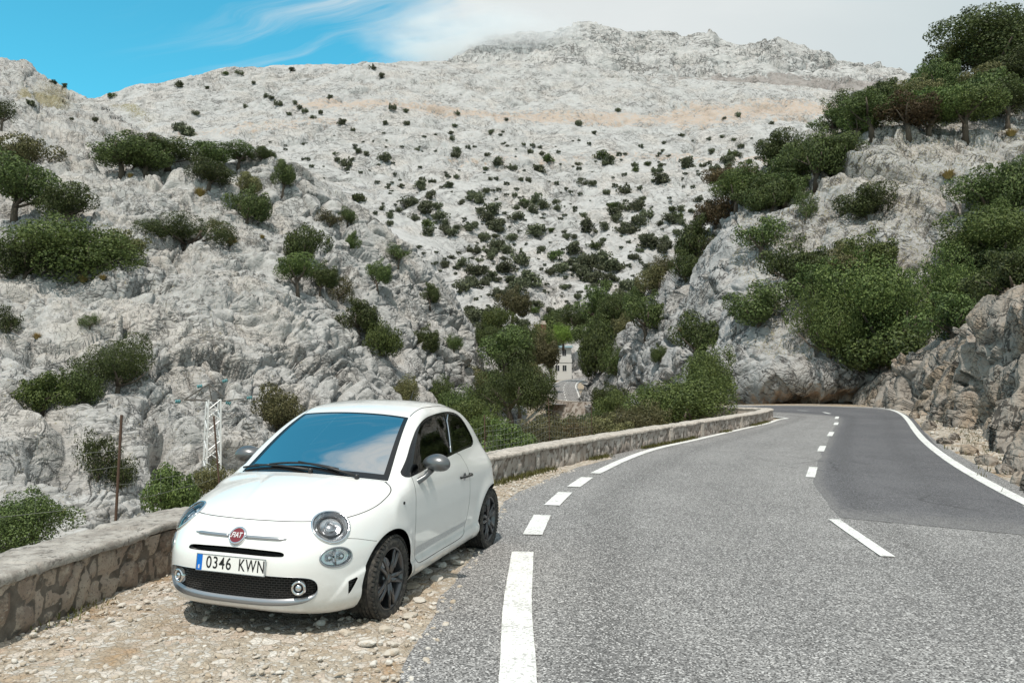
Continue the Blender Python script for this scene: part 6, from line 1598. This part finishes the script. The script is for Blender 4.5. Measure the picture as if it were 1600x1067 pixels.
k = [(x+.08, y, 0) for x, y in resample(WALL, .05) if 3.5 < y < 10 and fbm(np.array([[x/.8, y/.8, 0]]), 2, 4)[0] > .05]
weed_strip('weeds', k, 500, .05, WEED, 'sparse dry weeds along the foot of the shaded wall', 4)
k = [(x, y, 0) for x, y in zip(np.interp(np.linspace(8, 36, 300), ry[:, 1], ry[:, 0])+1.6+np.random.default_rng(3).normal(size=300)*.6, np.linspace(8, 36, 300))]
weed_strip('weeds', k, 1500, .14, WEED, 'scattered dry weeds on the gravel verge at right', 5)
# ------------------------------------------------------------------ light, sky, camera
ELEV = R(62)
SUN = Vector((-.20, -.98, 0)).normalized()*math.cos(ELEV)+Vector((0, 0, math.sin(ELEV)))
sl = bpy.data.lights.new('sun', 'SUN'); sl.energy = 3.75; sl.angle = R(.5); sl.color = (1.0, .93, .835)
so = bpy.data.objects.new('sun', sl); COL.objects.link(so); so.rotation_euler = SUN.to_track_quat('Z', 'Y').to_euler(); so.location = (20, -40, 60)
w = bpy.data.worlds.new('World'); bpy.context.scene.world = w; w.use_nodes = True
N = NT(w.node_tree); bg = w.node_tree.nodes['Background']
sky = N.n('ShaderNodeTexSky', sky_type='NISHITA'); sky.sun_disc = False; sky.sun_elevation = ELEV
sky.sun_rotation = math.atan2(SUN.x, SUN.y); sky.altitude = 400; sky.air_density = 1.0; sky.dust_density = .6; sky.ozone_density = 1.5
blue = N.mix(1.0, sky.outputs[0], (.50, 1.78, 1.58), 'MULTIPLY')
d = N.n('ShaderNodeTexCoord').outputs['Generated']; sx = N.n('ShaderNodeSeparateXYZ'); N.put(sx.inputs[0], d); X, Y, Z = sx.outputs
den = N.math('ADD', N.math('MAXIMUM', Z, 0.0), .22)
cb = N.n('ShaderNodeCombineXYZ'); N.put(cb.inputs[0], N.math('DIVIDE', X, den)); N.put(cb.inputs[1], N.math('DIVIDE', Y, den)); cb.inputs[2].default_value = .3
pl = N.mapping(cb.outputs[0], rot=(0, 0, R(28)), scale=(.75, 1.5, 1)); pw = N.warp(pl, .9, .7, 4)
n1 = N.noise(pw, 1.15, 7, .58); n2 = N.noise(N.mapping(pw, scale=(.5, 2.4, 1)), 1.7, 6, .6)
# more cloud towards the right of the valley, clear towards the left, broken cloud overhead and behind
side = N.ramp(N.math('ADD', X, N.math('MULTIPLY', Z, -.12)), -.40, .02, -.20, .27); front = N.ramp(Y, .25, .6)
cov = N.math('ADD', N.math('MULTIPLY', side, front), N.math('MULTIPLY', N.math('SUBTRACT', 1.0, front), .165))
cl = N.ramp(N.math('ADD', N.math('ADD', N.math('MULTIPLY', n1, .6), N.math('MULTIPLY', n2, .4)), cov), .50, .72)
wisp = N.math('MULTIPLY', N.math('MULTIPLY', N.ramp(N.noise(N.mapping(pw, rot=(0, 0, R(38)), scale=(.35, 2.6, 1)), 2.0, 7, .62), .46, .74), N.ramp(N.math('ADD', X, N.math('MULTIPLY', Z, .15)), -.42, -.12)), .75)
cl = N.math('MAXIMUM', cl, wisp)
tone = N.mix(N.ramp(X, .15, .62), (6.4, 6.5, 6.35), (4.45, 5.0, 5.1)); tone = N.mix(N.math('MULTIPLY', N.ramp(n1, .40, .65), .22), tone, (4.1, 4.5, 4.6))
N.put(bg.inputs[0], N.mix(N.math('MULTIPLY', cl, .94), blue, tone)); bg.inputs[1].default_value = .135
# low cloud on the shoulder of the summit
def cloud(u, v, D, rx, ry_, rz, dens, label):
    p = dp(u, v, D); bm = bmesh.new(); bmesh.ops.create_uvsphere(bm, u_segments=24, v_segments=16, radius=1)
    m = bpy.data.materials.new('cloud mist'); m.use_nodes = True; nt = m.node_tree; nt.nodes.clear(); N = NT(nt); out = N.n('ShaderNodeOutputMaterial')
    vo = N.n('ShaderNodeVolumePrincipled'); P = N.obj(); ln = N.n('ShaderNodeVectorMath', operation='LENGTH'); N.put(ln.inputs[0], P)
    fall = N.ramp(ln.outputs['Value'], .25, 1.0, 1, 0); nz = N.ramp(N.noise(P, 2.2, 4, .6), .38, .62)
    N.put(vo.inputs['Density'], N.math('MULTIPLY', N.math('MULTIPLY', fall, nz), dens)); vo.inputs['Color'].default_value = (.97, .98, .99, 1); vo.inputs['Anisotropy'].default_value = .2
    nt.links.new(vo.outputs[0], out.inputs['Volume'])
    o = bm_obj('cloud', bm, m, None, True); o.location = p; o.scale = (rx, ry_, rz); tag(o, label, 'cloud'); return o
cloud(745, 66, 1080, 190, 80, 58, .038, 'low white cloud hiding the left shoulder of the summit')
cd = bpy.data.cameras.new('camera'); cd.sensor_width = 36; cd.lens = FPX/1600*36; cd.clip_end = 6000; cd.clip_start = .05
co = bpy.data.objects.new('camera', cd); COL.objects.link(co); co.location = (0, 0, EYE); co.rotation_euler = (math.pi/2+PITCH, 0, 0)
sc = bpy.context.scene; sc.camera = co
sc.view_settings.view_transform = 'Standard'; sc.view_settings.look = 'None'; sc.view_settings.exposure = 0; sc.view_settings.gamma = 1
sc.cycles.max_bounces = 6; sc.cycles.diffuse_bounces = 3; sc.cycles.glossy_bounces = 4; sc.cycles.transparent_max_bounces = 16; sc.cycles.volume_bounces = 4; sc.cycles.volume_max_steps = 128
sc.cycles.use_denoising = True
